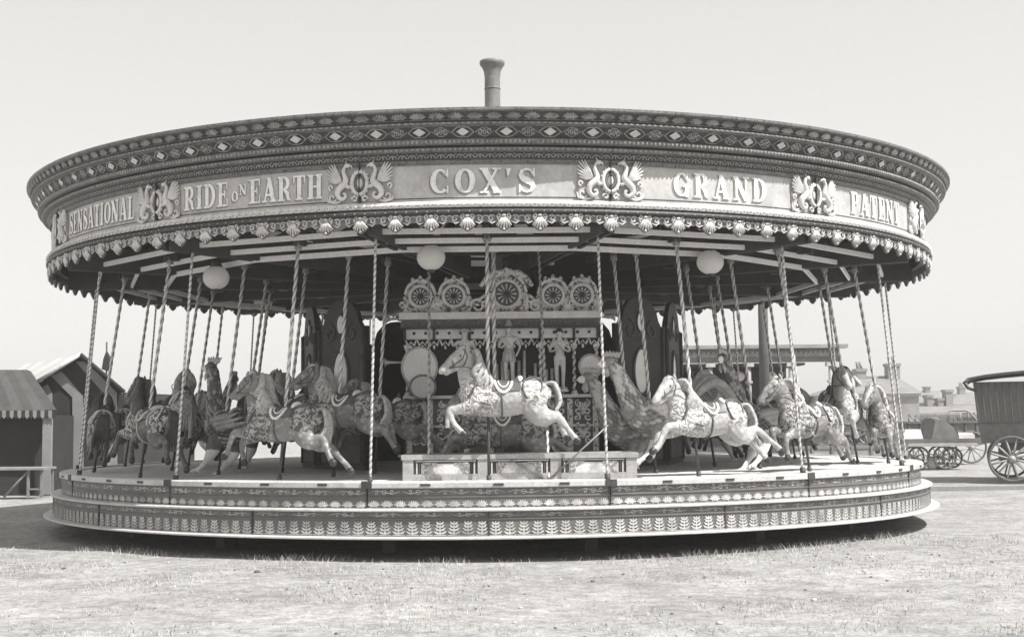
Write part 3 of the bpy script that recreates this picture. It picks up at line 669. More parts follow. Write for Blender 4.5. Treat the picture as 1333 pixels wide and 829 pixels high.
def make_horse(name, turn, lift, legs, mouth=True):
    """turn: head turned towards +y (rad); lift: head raised (m). Origin: body centre under the saddle."""
    m = MB()
    m.tube([(a[0], 0, a[1]) for a in TORSO], [(a[3], a[2]) for a in TORSO], 14, 0, up=(0, 0, 1), round_cap=True)
    # neck and head
    cs, sn = math.cos(turn), math.sin(turn)
    def hd(x, y, z):        # head frame: poll at origin, turned about z
        return Vector((.46+(x*cs-y*sn)*.9, (x*sn+y*cs)*.9+.06*sn, .47+lift+z*.9))
    npts = smooth([(.27, 0, .03), (.37, .0, .20), (.43, .02*sn, .35+lift*.6), hd(-.02, 0, .02)], 4)
    m.tube(npts, interp([(.21, .14), (.165, .108), (.125, .085), (.10, .072)], 4), 12, 0, up=(-1, 0, 0), round_cap=True)
    m.tube([hd(-.05, 0, .03), hd(.05, 0, .01), hd(.15, 0, -.06), hd(.25, 0, -.14), hd(.31, 0, -.19), hd(.335, 0, -.215)], [(.075, .062), (.105, .078), (.085, .066), (.058, .05), (.052, .05), (.035, .035)], 12, 0, up=(0, 0, 1), round_cap=True)
    m.tube([hd(.05, 0, -.07), hd(.12, 0, -.125), hd(.20, 0, -.185), hd(.26, 0, -.235)], [(.07, .055), (.055, .05), (.036, .036), (.024, .028)], 10, 0, up=(0, 0, 1), round_cap=True)
    for s_ in (-1, 1):
        m.tube([hd(-.03, s_*.045, .08), hd(-.02, s_*.055, .13), hd(.0, s_*.05, .185)], [.026, .024, .006], 8, 0)
        m.ball(hd(.10, s_*.068, .0), .022, 8, 0); m.ball(hd(.30, s_*.04, -.17), .02, 8, 0)
    hoofs = []
    for (s_, front, P) in legs:
        pts = [Vector((x, s_*y, z)) for x, y, z in P]
        if front: rr = [(.13, .10), (.085, .07), (.056, .05), (.048, .045), (.032, .03), (.036, .034), (.048, .042)]
        else: rr = [(.18, .11), (.15, .09), (.10, .065), (.058, .045), (.035, .03), (.037, .034), (.05, .042)]
        pts2 = smooth(pts, 3); m.tube(pts2, interp(rr[:len(pts)], 3), 10, 0, round_cap=True); hoofs.append(pts[-1])
    def paint(c):
        for h in hoofs:
            if (c-h).length < .062: return 2
        d = (c-Vector((.34, 0, .02))); e = c-Vector((-.34, 0, .02))
        if Vector((d.x/1.35 if d.x < 0 else d.x, d.y, d.z)).length < .27 and c.z < .22 and c.x < .50 and c.z > -.3: return 1
        if e.length < .235 and c.z > -.16: return 1
        return 0
    P = {'body': m, 'paint': paint, 'hd': hd, 'neck': npts}
    # mane: wavy locks down both sides of the crest
    mn = MB(); r2 = random.Random(name)
    for i in range(13):
        t = i/12; k = min(len(npts)-1, int(t*(len(npts)-1))); p = npts[k]; rt = .19*(1-t)+.10*t
        crest = p + Vector((-rt*.78, 0, rt*.45))
        for s_ in (-1, 1):
            L_ = .24+.1*r2.random()
            q = [crest, crest+Vector((-.05, s_*.07, .0)), crest+Vector((-.06-.04*r2.random(), s_*(.115+.02*r2.random()), -L_*.45)), crest+Vector((.0-.06*r2.random(), s_*(.13-.02*(1-t)), -L_*.8)), crest+Vector((-.08*r2.random()-.05, s_*.12, -L_))]
            mn.tube(smooth(q, 3), interp([.026, .034, .032, .024, .006], 3), 6, 0)
    for s_ in (-1, 0, 1):
        mn.tube(smooth([hd(-.04, s_*.02, .11), hd(.05, s_*.03, .12), hd(.11, s_*.035, .06), hd(.15, s_*.03, .02)], 3), interp([.02, .026, .018, .005], 3), 6, 0)
    P['mane'] = mn
    tl = MB()
    for i in range(7):
        a = (i-3)*.02; q = [(-.44, a*.3, .14), (-.52, a*.7, .16), (-.585, a*1.0, .08+.008*i), (-.60-.006*i, a*1.4, -.06), (-.58, a*1.7, -.20), (-.63-.010*i, a*2, -.29-.012*i)]
        tl.tube(smooth(q, 3), interp([.016, .024, .028, .026, .02, .005], 3), 6, 0)
    P['tail'] = tl
    # saddle with cloth and oval border
    sd_ = MB()
    vs = []; nx, na = 10, 12
    for i in range(nx+1):
        x = .17-.40*i/nx
        for j in range(na+1):
            t = R_(18+144*j/na); b_ = on(x, t, 1.07); lift_ = .035*max(0, (i/nx-.72)/.28)**1.2*6*max(0, math.sin(t))**6 + .05*max(0, (.16-i/nx)/.16)*max(0, math.sin(t))**8
            vs.append(b_+Vector((0, 0, lift_*.6)))
    sd_.add(vs, [(i*(na+1)+j, i*(na+1)+j+1, (i+1)*(na+1)+j+1, (i+1)*(na+1)+j) for i in range(nx) for j in range(na)], 0, True)
    for s_ in (0, 1):
        for (cx, rx, t0, dt, rad, mi) in ((.02, .125, 30, 34, .016, 1), (.02, .075, 30, 20, .008, 1)):
            q = []
            for i in range(21):
                a = PI+PI*i/20; t = R_(t0+28)+R_(dt)*math.sin(a)*1.3; q.append(on(cx+rx*math.cos(a), t if not s_ else PI-t, 1.09))
            sd_.tube(q, rad, 6, mi)
    sd_.tube([on(-.22, R_(90+d), 1.2) for d in range(-40, 41, 10)], [.012, .024, .032, .036, .038, .036, .032, .024, .012], 8, 1)
    P['saddle'] = sd_
    # harness: breast collar, girth, crupper and rump rings, bridle and reins
    hr = MB(); br = MB()
    for s_ in (0, 1):
        f = (lambda x, t, k=1.05: on(x, t, k)) if not s_ else (lambda x, t, k=1.05: on(x, PI-t, k))
        hr.tube([f(.36+.16*i/8, R_(60-75*i/8), 1.08) for i in range(9)], .013, 6, 0)
        hr.tube([f(.53-.33*i/8, R_(-15-10*i/8), 1.06) for i in range(9)], .011, 6, 0)
        hr.tube([f(-.40+.14*math.cos(R_(a)), R_(28)+.85*math.sin(R_(a)), 1.05) for a in range(0, 361, 18)], .011, 6, 0, False)
        hr.tube([f(-.23-.3*i/8, R_(62-6*i/8), 1.06) for i in range(9)], .009, 6, 0)
        sg = -1 if s_ else 1
        br.tube([hd(.02, sg*.068, .075), hd(.06, sg*.083, -.03), hd(.17, sg*.066, -.12), hd(.24, sg*.056, -.165)], .008, 5, 0)
        br.tube([hd(.02, sg*.05, .10), hd(.0, sg*.085, .0), hd(.03, sg*.075, -.10), hd(.06, sg*.03, -.145)], .008, 5, 0)
        br.tube(smooth([hd(.24, sg*.058, -.165), Vector((.44, sg*.14, .34)), Vector((.27, sg*.15, .25)), Vector((.15, sg*.08, .22))], 4), .007, 5, 0)
    br.tube([hd(.19+.02*math.sin(R_(a)), .066*math.cos(R_(a)), -.10+.072*math.sin(R_(a))) for a in range(0, 361, 30)], .008, 5, 0, False)
    hr.tube([on(.04, R_(a), 1.035) for a in range(170, 371, 20)], .012, 5, 0)
    for sg in (-1, 1): br.ball(hd(.095, sg*.078, .0), .016, 7, 0); br.ball(hd(.32, sg*.036, -.185), .010, 6, 0)
    hr.tube([on(.40-.9*i/12, R_(90), 1.035) for i in range(13)], .012, 6, 0)
    P['harness'] = hr; P['bridle'] = br
    return P
FL = lambda k, f: [(.30, .09, -.04), (.40, .10, -.12), (.56, .10, -.15+k), (.63, .10, -.17+k), (.65+f*.05, .10, -.29+k), (.64+f*.10, .10, -.38+k), (.65+f*.16, .10, -.44+k)]
HL = lambda k, b: [(-.33, .09, .0), (-.35, .10, -.14), (-.46, .10, -.235), (-.60, .10, -.25+k), (-.68-b*.3, .10, -.38+k), (-.73-b*.5, .10, -.47+k), (-.78-b*.5, .10, -.53+k)]
HORSES = {
    'a': make_horse('a', .45, .0, [(1, True, FL(.0, -1.2)), (-1, True, FL(.06, .2)), (1, False, HL(.0, .1)), (-1, False, HL(.06, -.1))]),
    'b': make_horse('b', .05, .04, [(1, True, FL(.03, .6)), (-1, True, FL(-.03, -.4)), (1, False, HL(.05, .0)), (-1, False, HL(-.03, .25))]),
    'd': make_horse('d', .22, -.09, [(1, True, FL(.05, 1.3)), (-1, True, FL(-.02, .9)), (1, False, HL(.10, .35)), (-1, False, HL(.02, .2))]),
    'c': make_horse('c', -.5, -.02, [(1, True, FL(-.04, .1)), (-1, True, FL(.05, -1.0)), (1, False, HL(-.02, -.1)), (-1, False, HL(.05, .1))]),
}
SCHEMES = {'white': ([horsew, ornaml, hoofm], manel, manel), 'grey': ([horseg, ornam, hoofm], manel, manel), 'dark': ([horsed, ornamd, hoofm], maned, maned), 'pied': ([horsew, ornam, hoofm], maned, maned)}
hmesh = {}
body_cache = {}
for v, P in HORSES.items():
    body_cache[v] = fuse('body', P['body'], SCHEMES['white'][0], .013, P['paint'])
    for s_, (bm_, mn_, tl_) in SCHEMES.items():
        b_ = body_cache[v].copy()
        for qi, q in enumerate(bm_): b_.materials[qi] = q
        hmesh[v, s_] = dict(body=b_, mane=P['mane'].mesh('mane', mn_), tail=P['tail'].mesh('tail', tl_), saddle=P['saddle'].mesh('saddle', [leather, ivory if s_ != 'dark' else gilt]), bridle=P['bridle'].mesh('bridle', leather), harness=P['harness'].mesh('harness', gilt if s_ == 'dark' else leather))
        for me_ in hmesh[v, s_].values(): me_.transform(Matrix.Scale(.89, 4))
def make_cock(name, neck, turn):
    m = MB(); P = {}
    m.tube([(.40, 0, .05), (.32, 0, .02), (.18, 0, -.03), (0, 0, -.05), (-.2, 0, -.01), (-.38, 0, .08), (-.5, 0, .16)], [(.10, .085), (.155, .125), (.19, .15), (.195, .15), (.16, .125), (.10, .08), (.05, .045)], 14, 0, up=(0, 0, 1), round_cap=True)
    cs, sn = math.cos(turn), math.sin(turn); hx, hz = .54, .56+neck
    def hd(x, y, z): return Vector((hx+x*cs-y*sn, x*sn+y*cs, hz+z))
    np_ = smooth([(.24, 0, .02), (.36, 0, .22), (.44, 0, .40+neck*.5), hd(0, 0, 0)], 4)
    m.tube(np_, interp([(.165, .125), (.115, .09), (.08, .066), (.062, .055)], 4), 12, 0, up=(1, 0, 0), round_cap=True)
    m.ball(hd(.03, 0, .03), .068, 12, 0, (1.15, .9, 1))
    m.tube([hd(.08, 0, .03), hd(.14, 0, .02), hd(.20, 0, -.005)], [.042, .028, .005], 8, 0)
    m.tube([hd(.07, 0, -.01), hd(.12, 0, -.02), hd(.16, 0, -.035)], [.03, .018, .005], 8, 0)
    feet = []
    for s_, P_ in ((1, [(.05, .10, -.18), (.12, .11, -.33), (.22, .11, -.44), (.30, .11, -.50), (.40, .11, -.54)]), (-1, [(-.02, .10, -.18), (.0, .11, -.33), (.10, .11, -.42), (.20, .11, -.50), (.29, .11, -.56)])):
        pts = [Vector((x, s_*y, z)) for x, y, z in P_]; m.tube(smooth(pts, 3), interp([(.12, .10), (.085, .07), (.042, .04), (.03, .03), (.026, .026)], 3), 9, 0, round_cap=True)
        f = pts[-1]
        for d in ((.09, .05, -.02), (.10, 0, -.03), (.09, -.05, -.02), (-.06, 0, -.03)): m.tube([f, f+Vector(d)*.6, f+Vector(d)+Vector((0, 0, -.015))], [.022, .018, .008], 7, 0, round_cap=True)
    def paint(c):
        if c.z < -.30: return 1
        if (c-hd(.15, 0, .0)).length < .07: return 1
        return 0
    P['body'] = m; P['paint'] = paint; P['hd'] = hd
    pm = MB(); r4 = random.Random(name+'f')
    def cover(path, rads, n, ring, size, flip):
        for i in range(n):
            t = (i+.5)/n*(len(path)-1); j = min(int(t), len(path)-2); f = t-j
            c = path[j].lerp(path[j+1], f); d = (path[j+1]-path[j]).normalized()*flip; ru = rads[j][0]*(1-f)+rads[j+1][0]*f; rv = rads[j][1]*(1-f)+rads[j+1][1]*f
            u = Vector((d.z, 0, -d.x))
            if u.z < 0: u = -u
            v = Vector((0, 1, 0))
            for k in range(ring):
                a = 2*PI*(k+.5*(i % 2))/ring; o_ = u*math.cos(a)*ru+v*math.sin(a)*rv; nn = (u*math.cos(a)*rv+v*math.sin(a)*ru).normalized(); p = c+o_
                L_ = size*r4.uniform(.85, 1.15); wd = L_*.36
                pm.tube([p-d*L_*.3+nn*.0, p+d*L_*.2+nn*.010, p+d*L_*.6+nn*.012, p+d*L_*.8+nn*.004], [(.006, wd*.6), (.008, wd), (.007, wd*.7), (.003, wd*.2)], 6, 0 if r4.random() < .55 else 1, up=nn)
    cover([Vector(q) for q in ((.36, 0, .035), (.18, 0, -.03), (0, 0, -.05), (-.2, 0, -.01), (-.38, 0, .08))], [(.12, .105), (.19, .15), (.195, .15), (.16, .125), (.10, .08)], 13, 17, .085, 1)
    cover(np_, interp([(.165, .125), (.115, .09), (.08, .066), (.062, .055)], 4), 13, 14, .075, -1)
    P['plumage'] = pm
    cb = MB()
    for i in range(6):
        a = -.25+i*.32; cb.tube([hd(.07-.03*i, 0, .085), hd(.085-.038*i, 0, .125), hd(.095-.046*i, 0, .165-.008*abs(i-2))], [(.03, .014), (.026, .012), (.006, .005)], 7, 0, up=(1, 0, 0))
    wt = MB()
    for s_ in (-1, 1): wt.tube([hd(.07, s_*.012, -.03), hd(.08, s_*.025, -.09), hd(.07, s_*.025, -.14)], [(.02, .012), (.034, .014), (.012, .006)], 7, 0, up=(1, 0, 0))
    P['comb'] = cb; P['wattle'] = wt
    wg = MB()
    for s_ in (-1, 1):
        for r in range(3):
            for i in range(7):
                x0 = .20-.055*i-.05*r; z0 = .10-.035*r+.006*i; L_ = .17+.05*r+.012*i
                wg.tube([(x0, s_*(.135+.004*r), z0-.02), (x0-L_*.5, s_*(.168-.003*r), z0-.06-.012*r), (x0-L_, s_*(.15-.006*i), z0-.07-.02*r+.012*i)], [(.012, .026), (.014, .036), (.006, .010)], 6, 0, up=(0, s_, 0))
    P['wing'] = wg
    tl = MB(); r2 = random.Random(name)
    for i in range(11):
        a = (i-5)*.018; e = .55+.5*r2.random(); up_ = .30-.035*abs(i-5)+.08*r2.random()
        tl.tube(smooth([(-.42, a*.6, .12), (-.54, a*1.4, .12+up_*.7), (-.70, a*2.4, .14+up_), (-.86, a*3, .02+up_*.7), (-.92-.05*r2.random(), a*3.3, -.1+up_*.2)], 3), interp([(.02, .02), (.02, .045), (.018, .05), (.014, .036), (.005, .008)], 3), 6, 0, up=(0, 1, 0))
    P['tail'] = tl
    sd_ = MB(); vs = []; nx, na = 8, 10
    for i in range(nx+1):
        x = .13-.30*i/nx
        for j in range(na+1):
            t = R_(22+136*j/na); vs.append(Vector((x, .172*math.cos(t), -.035+.212*math.sin(t)+.05*max(0, i/nx-.7)*2*max(0, math.sin(t))**5)))
    sd_.add(vs, [(i*(na+1)+j, i*(na+1)+j+1, (i+1)*(na+1)+j+1, (i+1)*(na+1)+j) for i in range(nx) for j in range(na)], 0, True)
    sd_.tube([(-.17, .135*math.cos(R_(d)), .03+.17*math.sin(R_(d))) for d in range(30, 151, 15)], .02, 7, 1)
    sd_.tube([(.13, .165*math.cos(R_(d)), -.03+.215*math.sin(R_(d))) for d in range(20, 161, 14)], .012, 6, 1)
    P['saddle'] = sd_
    return P
COCKS = {'p': make_cock('p', .0, .0), 'q': make_cock('q', .14, .25)}
cmesh = {}
for v, P in COCKS.items():
    for s_, fm, ft in (('dark', feather, featht), ('pale', featherl, feathtl)):
        cmesh[v, s_] = dict(body=fuse('body', P['body'], [fm, ivory], .013, P['paint'], 3), comb=P['comb'].mesh('comb', gilt), wattle=P['wattle'].mesh('wattle', gilt), plumage=P['plumage'].mesh('plumage', [fm, ft]), wing=P['wing'].mesh('wing', ft), tail=P['tail'].mesh('tail', fm), saddle=P['saddle'].mesh('saddle', [leather, gilt]))
mb = MB(); twist(mb, (0, 0, .72), (0, 0, 2.56), .023, .12, 2); mb.tube([(0, 0, 2.50), (0, 0, 2.60)], .042, 8, 1); mb.tube([(0, 0, .70), (0, 0, .76)], .036, 8, 0)
pole_me = mb.mesh('pole', [brassm, brassd])
mb = MB(); mb.tube([(0, 0, 0), (0, 0, .75)], .015, 8, 0); mb.tube([(0, 0, -.03), (0, 0, .05)], .024, 8, 0)
rod_me = mb.mesh('guide_rod', ironm)
ROWS = (5.25, 4.28, 3.42); ROWN = ('outer', 'middle', 'inner')
# (section, row): kind, variant, paint, body height, label
M = {
 (0, 0): ('h', 'a', 'white', .84, "pale galloping horse in the outer row straight in front of the organ"),
 (0, 1): ('h', 'd', 'grey', .50, "lower grey horse in the middle row just behind the pale horse before the organ"),
 (1, 0): ('h', 'd', 'white', .60, "white galloping horse in the outer row below the GRAND board"),
 (1, 1): ('c', 'p', 'pale', .66, "cockerel with upright comb in the middle row, left of the white horse"),
 (1, 2): ('c', 'p', 'pale', .50, "low cockerel in the inner row beside the right end of the organ"),  # pale scheme brightens this bird as if light reached it
 (2, 0): ('h', 'c', 'grey', .56, "grey horse with pale trappings in the outer row below the PATENT board"),
 (2, 1): ('c', 'q', 'dark', .58, "tall long-necked dark cockerel in the middle row right of the white horse"),
 (2, 2): ('h', 'b', 'dark', .62, "dark horse in the inner row right behind the white horse"),
 (3, 0): ('h', 'c', 'grey', .52, "grey horse facing the viewer, rightmost in the outer row at the platform edge"),
 (3, 1): ('h', 'a', 'white', .70, "white horse in the middle row near the right end, head raised"),
 (3, 2): ('h', 'b', 'grey', .56, "grey horse in the inner row behind the long-necked cockerel's tail"),
 (4, 0): ('h', 'a', 'pied', .80, "pale horse with black mane on the far right, coming round the outer row"),
 (4, 1): ('h', 'd', 'grey', .50, "grey horse in the middle row at the far right, low between the rods"),
 (4, 2): ('c', 'p', 'dark', .60, "dark cockerel in the inner row on the far right side"),
 (5, 0): ('h', 'b', 'dark', .66, "dark horse on the far side of the outer row, right of the enclosure"),
 (5, 1): ('h', 'a', 'dark', .56, "dark horse on the far side of the middle row, right of the enclosure"),
 (6, 0): ('h', 'c', 'dark', .60, "dark horse on the far side glimpsed beside the right shutters"),
 (-1, 0): ('h', 'b', 'grey', .60, "dappled grey horse with patterned flank in the outer row below the RIDE ON EARTH board"),
 (-1, 1): ('h', 'a', 'grey', .74, "grey horse in the middle row before the left shutters"),
 (-1, 2): ('h', 'd', 'grey', .66, "grey horse in the inner row next to the organ's left end"),
 (-2, 0): ('h', 'b', 'dark', .60, "shade-darkened horse seen from behind in the outer row below the SENSATIONAL board"),  # dark scheme paints in the back-lit shade of the left side
 (-2, 1): ('c', 'q', 'dark', .58, "dark round-bodied cockerel in the middle row on the left"),
 (-2, 2): ('h', 'a', 'grey', .74, "grey horse in the inner row with its head above the dappled horse's neck"),
 (-3, 0): ('h', 'd', 'dark', .58, "shade-darkened horse seen from behind, leftmost in the outer row by the booths"),  # back-lit shade put into the paint here too
 (-3, 1): ('h', 'c', 'white', .82, "raised pale horse with bushy mane in the middle row on the left"),
 (-3, 2): ('c', 'p', 'dark', .60, "dark cockerel in the inner row at the left, facing away"),
 (-4, 0): ('h', 'b', 'dark', .62, "dark horse at the far left of the outer row, going round behind"),
 (-4, 1): ('h', 'a', 'grey', .56, "grey horse on the far left in the middle row, mostly hidden by nearer mounts"),
 (-4, 2): ('h', 'c', 'dark', .72, "dark horse on the far left in the inner row behind the dappled horse"),
 (-5, 0): ('c', 'q', 'dark', .62, "dark long-necked cockerel on the far left side of the outer row"),
 (-5, 1): ('h', 'b', 'dark', .58, "dark horse on the far side of the middle row, left of the shutters"),
 (-6, 0): ('h', 'c', 'dark', .58, "dark horse on the far side hidden partly by the left shutters"),
}
TW = (0, .8, 1.6)
POS = {(1, 1): (24.2, 4.28), (1, 2): (24.3, 3.75), (2, 0): (41.5, 5.2), (2, 1): (45.8, 4.28), (2, 2): (51, 3.42), (3, 0): (70.5, 5.25), (3, 1): (67, 4.9), (4, 0): (97, 5.1)}
OFFX = {(0, 0): -.17, (1, 0): -.17, (-1, 0): 0.0}
for (k, r), (kind, v, sch, bz, lb) in M.items():
    pa, pr = POS.get((k, r), (A0+24*k+TW[r], ROWS[r])); a = R_(pa); Rm = pr+.14
    nm = 'carousel_horse' if kind == 'h' else 'carousel_cockerel'
    t = thing(nm, lb, 'carousel horse' if kind == 'h' else 'carousel cockerel', (Rm*math.sin(a), -Rm*math.cos(a), .738), (R_(8.0), 0, PI+a), 'mounts on the carousel')
    for pn, me in (hmesh[v, sch] if kind == 'h' else cmesh[v, sch]).items(): link(pn, me, t, (OFFX.get((k, r), -.09), 0, bz))
    link('pole', pole_me, t, (0, 0, 0), (0, 0, rnd.random()*6)); link('guide_rod', rod_me, t)

# ------------------------------------------------------------------ the organ
OY = -1.5
org = thing('fairground_organ', 'ornate carved fairground organ with pipes, barley columns and five dials at the centre', 'organ', (0, -2.7, .776)); org.scale = (.931,)*3
def ox(px): return (px-641.5)*.01
def oz(py): return 6.83-.01*py-.735
fo = lambda p: Vector((p.x, -p.z, p.y))
mb = MB(); mb.box((ox(652), .46, oz(515)), (2.5, .80, oz(412)-oz(595)), 0); mb.build('case', woodd, org)
# base with three painted panels
scr = thing('panelled_screen', 'low screen of three framed painted panels standing on the deck before the organ', 'screen', (0, -4.93, .738))
sx = lambda px: at(px, 610, -5.1).x
mb = MB(); x0, x1, zt, zb = sx(527), sx(826), .252, 0.0
mb.box(((x0+x1)/2, .10, (zt+zb)/2), (x1-x0, .7, zt-zb-.03), 0); mb.box(((x0+x1)/2, .09, zt-.02), (x1-x0+.06, .76, .05), 1)
mb.box(((x0+x1)/2, -.26, zb+.03), (x1-x0+.02, .03, .06), 1)
for xa in (sx(532), sx(629), sx(723), sx(821)): mb.box((xa, -.262, (zt+zb)/2-.02), (.11, .03, zt-zb-.03), 1)
xs = (sx(532), sx(629), sx(723), sx(821))
for i in range(3):
    a, b = xs[i]+.06, xs[i+1]-.06; c = (a+b)/2; hh = zt-zb-.06
    mb.box((c, -.256, (zt+zb)/2-.01), (b-a, .012, hh+.03), 2)
    for d, mi in ((.03, 3), (.055, 2)):
        mb.box((c, -.264-d*.1, zt-.045-d*.5), (b-a-d, .012, .012), mi)
        for s_ in (-1, 1): mb.box((c+s_*((b-a)/2-d), -.263-d*.1, (zt+zb)/2-.04), (.014, .012, hh), mi)
    mb.box((c, -.262, (zt+zb)/2-.04), (b-a-.15, .012, hh-.03), 4)
    for s_ in (-1, 1):
        q = [(0, 0), (s_*.15, 0), (s_*.12, -.025), (s_*.085, -.03), (s_*.06, -.06), (s_*.05, -.10), (0, -.125)]
        mb.plate(q, .270, .278, 5, lambda p, c=c, s_=s_, a=a, b=b: Vector(((a+.09 if s_ > 0 else b-.09)+p.x, -p.z, zt-.075+p.y)))
mb.build('panel_front', [mat('screen paint', .26, .5, .2, 4, coord='world', fine=.2), mat('screen stiles', .34, .5, .2, 4, dark=.25, dscale=9, dthr=.36, dsoft=.1, coord='world', fine=.2), darkp, gilt, mat('painted landscape', .52, .6, .4, 3.5, dark=.24, dscale=5, dthr=.42, dsoft=.1, coord='world', fine=.3), mat('spandrel carving', .2, .5, .3, 12, dark=.5, dscale=40, dthr=.45, dsoft=.05, coord='world')], scr)
cgrd_ = mat('organ carving ground', .15, .5, .3, 8, coord='world')  # dark ground also paints the shade in the carving's recesses
mb = MB(); mb.box((ox(652), -.02, .06), (2.62, .3, .21), 0); mb.box((ox(652), -.19, .165), (2.66, .06, .03), 1); mb.build('base', [cgrd_, mat('organ cream', .80)], org)
# lower carved front
carv = mat('organ carving', .85, .35, .15, 10, dark=.12, dscale=24, dthr=.42, dsoft=.06, coord='world')
cgrd = mat('organ carving ground', .12, .5, .3, 8, coord='world')  # same dark tone, shade painted between the carvings
mb = MB(); xa, xb = ox(527), ox(780)
mb.box(((xa+xb)/2, .0, (oz(521)+oz(592))/2), (xb-xa, .12, oz(521)-oz(592)), 0)
mb.box(((xa+xb)/2, -.05, oz(518)), (xb-xa+.04, .22, .04), 2); mb.box(((xa+xb)/2, -.05, oz(556)), (xb-xa, .14, .03), 1)
for i, px in enumerate((533, 560, 607, 640, 705, 742, 775)):
    mb.box((ox(px), -.075, (oz(521)+oz(590))/2), (.07, .03, oz(521)-oz(590)), 1)
    for z in (540, 575): mb.ball((ox(px), -.10, oz(z)), .04, 8, 1, (.8, .5, 1.6))
def oscroll(mb, cx, cz, r, s_, y=.07, mi=1, rad=.014):
    mb.tube([(p[0], p[1], y) for p in spiral(cx, cz, r, r*.15, 90, 90+s_*430, 18)], rad, 6, mi, xf=fo)
for c0, c1 in ((537, 556), (564, 603), (611, 636), (644, 701), (709, 738), (746, 771)):
    c = (ox(c0)+ox(c1))/2; w_ = ox(c1)-ox(c0)
    for z in (537, 567):
        for s_ in (-1, 1): oscroll(mb, c+s_*w_*.25, oz(z), min(w_*.22, .12), s_); oscroll(mb, c+s_*w_*.2, oz(z)+.09, .05, -s_); oscroll(mb, c+s_*w_*.3, oz(z)-.09, .05, s_)
        mb.ball((c, -.08, oz(z)), .05, 9, 1, (.8, .5, 1.3))
        for k in range(5): mb.tube([(c, oz(z)-.06, .07), (c+(k-2)*.03, oz(z)+.06, .085), (c+(k-2)*.05, oz(z)+.11, .07)], [.01, .014, .005], 5, 1, xf=fo)
    if w_ > .3:
        mb.plate([(c-w_*.3, oz(592)), (c+w_*.3, oz(592)), (c+w_*.3, oz(586)), (c+w_*.2, oz(583)), (c-w_*.2, oz(583)), (c-w_*.3, oz(586))], .062, .068, 3, fo)
mb.build('carved_front', [cgrd, carv, ivory, darkp], org)
# stage back, pipes, columns
mb = MB(); mb.box((ox(652), .03, (oz(450)+oz(519))/2), (2.46, .04, oz(450)-oz(519)), 0); mb.build('stage_back', mat('stage dark', .022, .6, .3, 6, coord='world'), org)  # near-black board stands in for shade inside the stage recess
pipem = mat('pipe metal', .75, .35, .2, 8, metal=.4, coord='world')
for i in range(14):
    px = 640+i*7.2; hgt = (.58 if abs(i-6) == 0 else .25+.20*abs(math.sin(i*.9)))
    mb = MB(); mb.tube([(0, 0, 0), (0, 0, .03), (0, 0, .06), (0, 0, hgt)], [.006, .02, .022, .022], 10, 0); mb.box((0, -.02, .10), (.018, .012, .02), 1)
    mb.build('pipe', [pipem, darkp], org, (ox(px), -.04, oz(516)))
for i, px in enumerate((531, 612, 704, 748, 777)):
    mb = MB(); twist(mb, (0, 0, .06), (0, 0, .60), .026, .10, 1, step=.015, n=9, depth=.25); mb.tube([(0, 0, 0), (0, 0, .03), (0, 0, .06)], [.045, .045, .03], 10, 0); mb.tube([(0, 0, .60), (0, 0, .64), (0, 0, .67)], [.03, .045, .05], 10, 0)
    mb.build('barley_column', [carv, brassd], org, (ox(px), -.10, oz(517)))
mb = MB(); mb.box((ox(654), -.03, oz(435)), (ox(780)-ox(528), .22, .15), 0)
for i in range(16):
    mb.ball((ox(540+i*15.2), -.145, oz(435)), .022, 8, 1, (1, .5, 1))
for px in (528, 566, 612, 640, 704, 748, 779): mb.box((ox(px), -.15, oz(435)), (.035, .03, .15), 1)
for i in range(17):
    c = ox(536+i*14.9); mb.tube([(c-.07, oz(443), .13), (c-.04, oz(451), .14), (c, oz(446), .145), (c+.04, oz(451), .14), (c+.07, oz(443), .13)], [.012, .02, .014, .02, .012], 6, 2, xf=fo)
    mb.ball((c, -.13, oz(453)), .024, 7, 2, (.8, .6, 1.3))
mb.build('frieze', [mat('frieze paint', .74, .5, .15, 5, coord='world'), darkp, carv], org)
mb = MB(); mb.box((ox(653), -.04, oz(423)), (ox(784)-ox(524), .30, .10), 0); mb.box((ox(653), -.06, oz(413)), (ox(786)-ox(522), .36, .09), 1); mb.box((ox(653), -.07, oz(428.5)), (ox(786)-ox(522), .36, .025), 2)
for i in range(40): mb.ball((ox(527+i*6.5), -.195, oz(423)), .03, 7, 3, (.8, .5, 1))
mb.build('top_cornice', [cgrd, mat('cornice cream', .78, .5, .15, 5, coord='world'), darkp, giltdk], org)
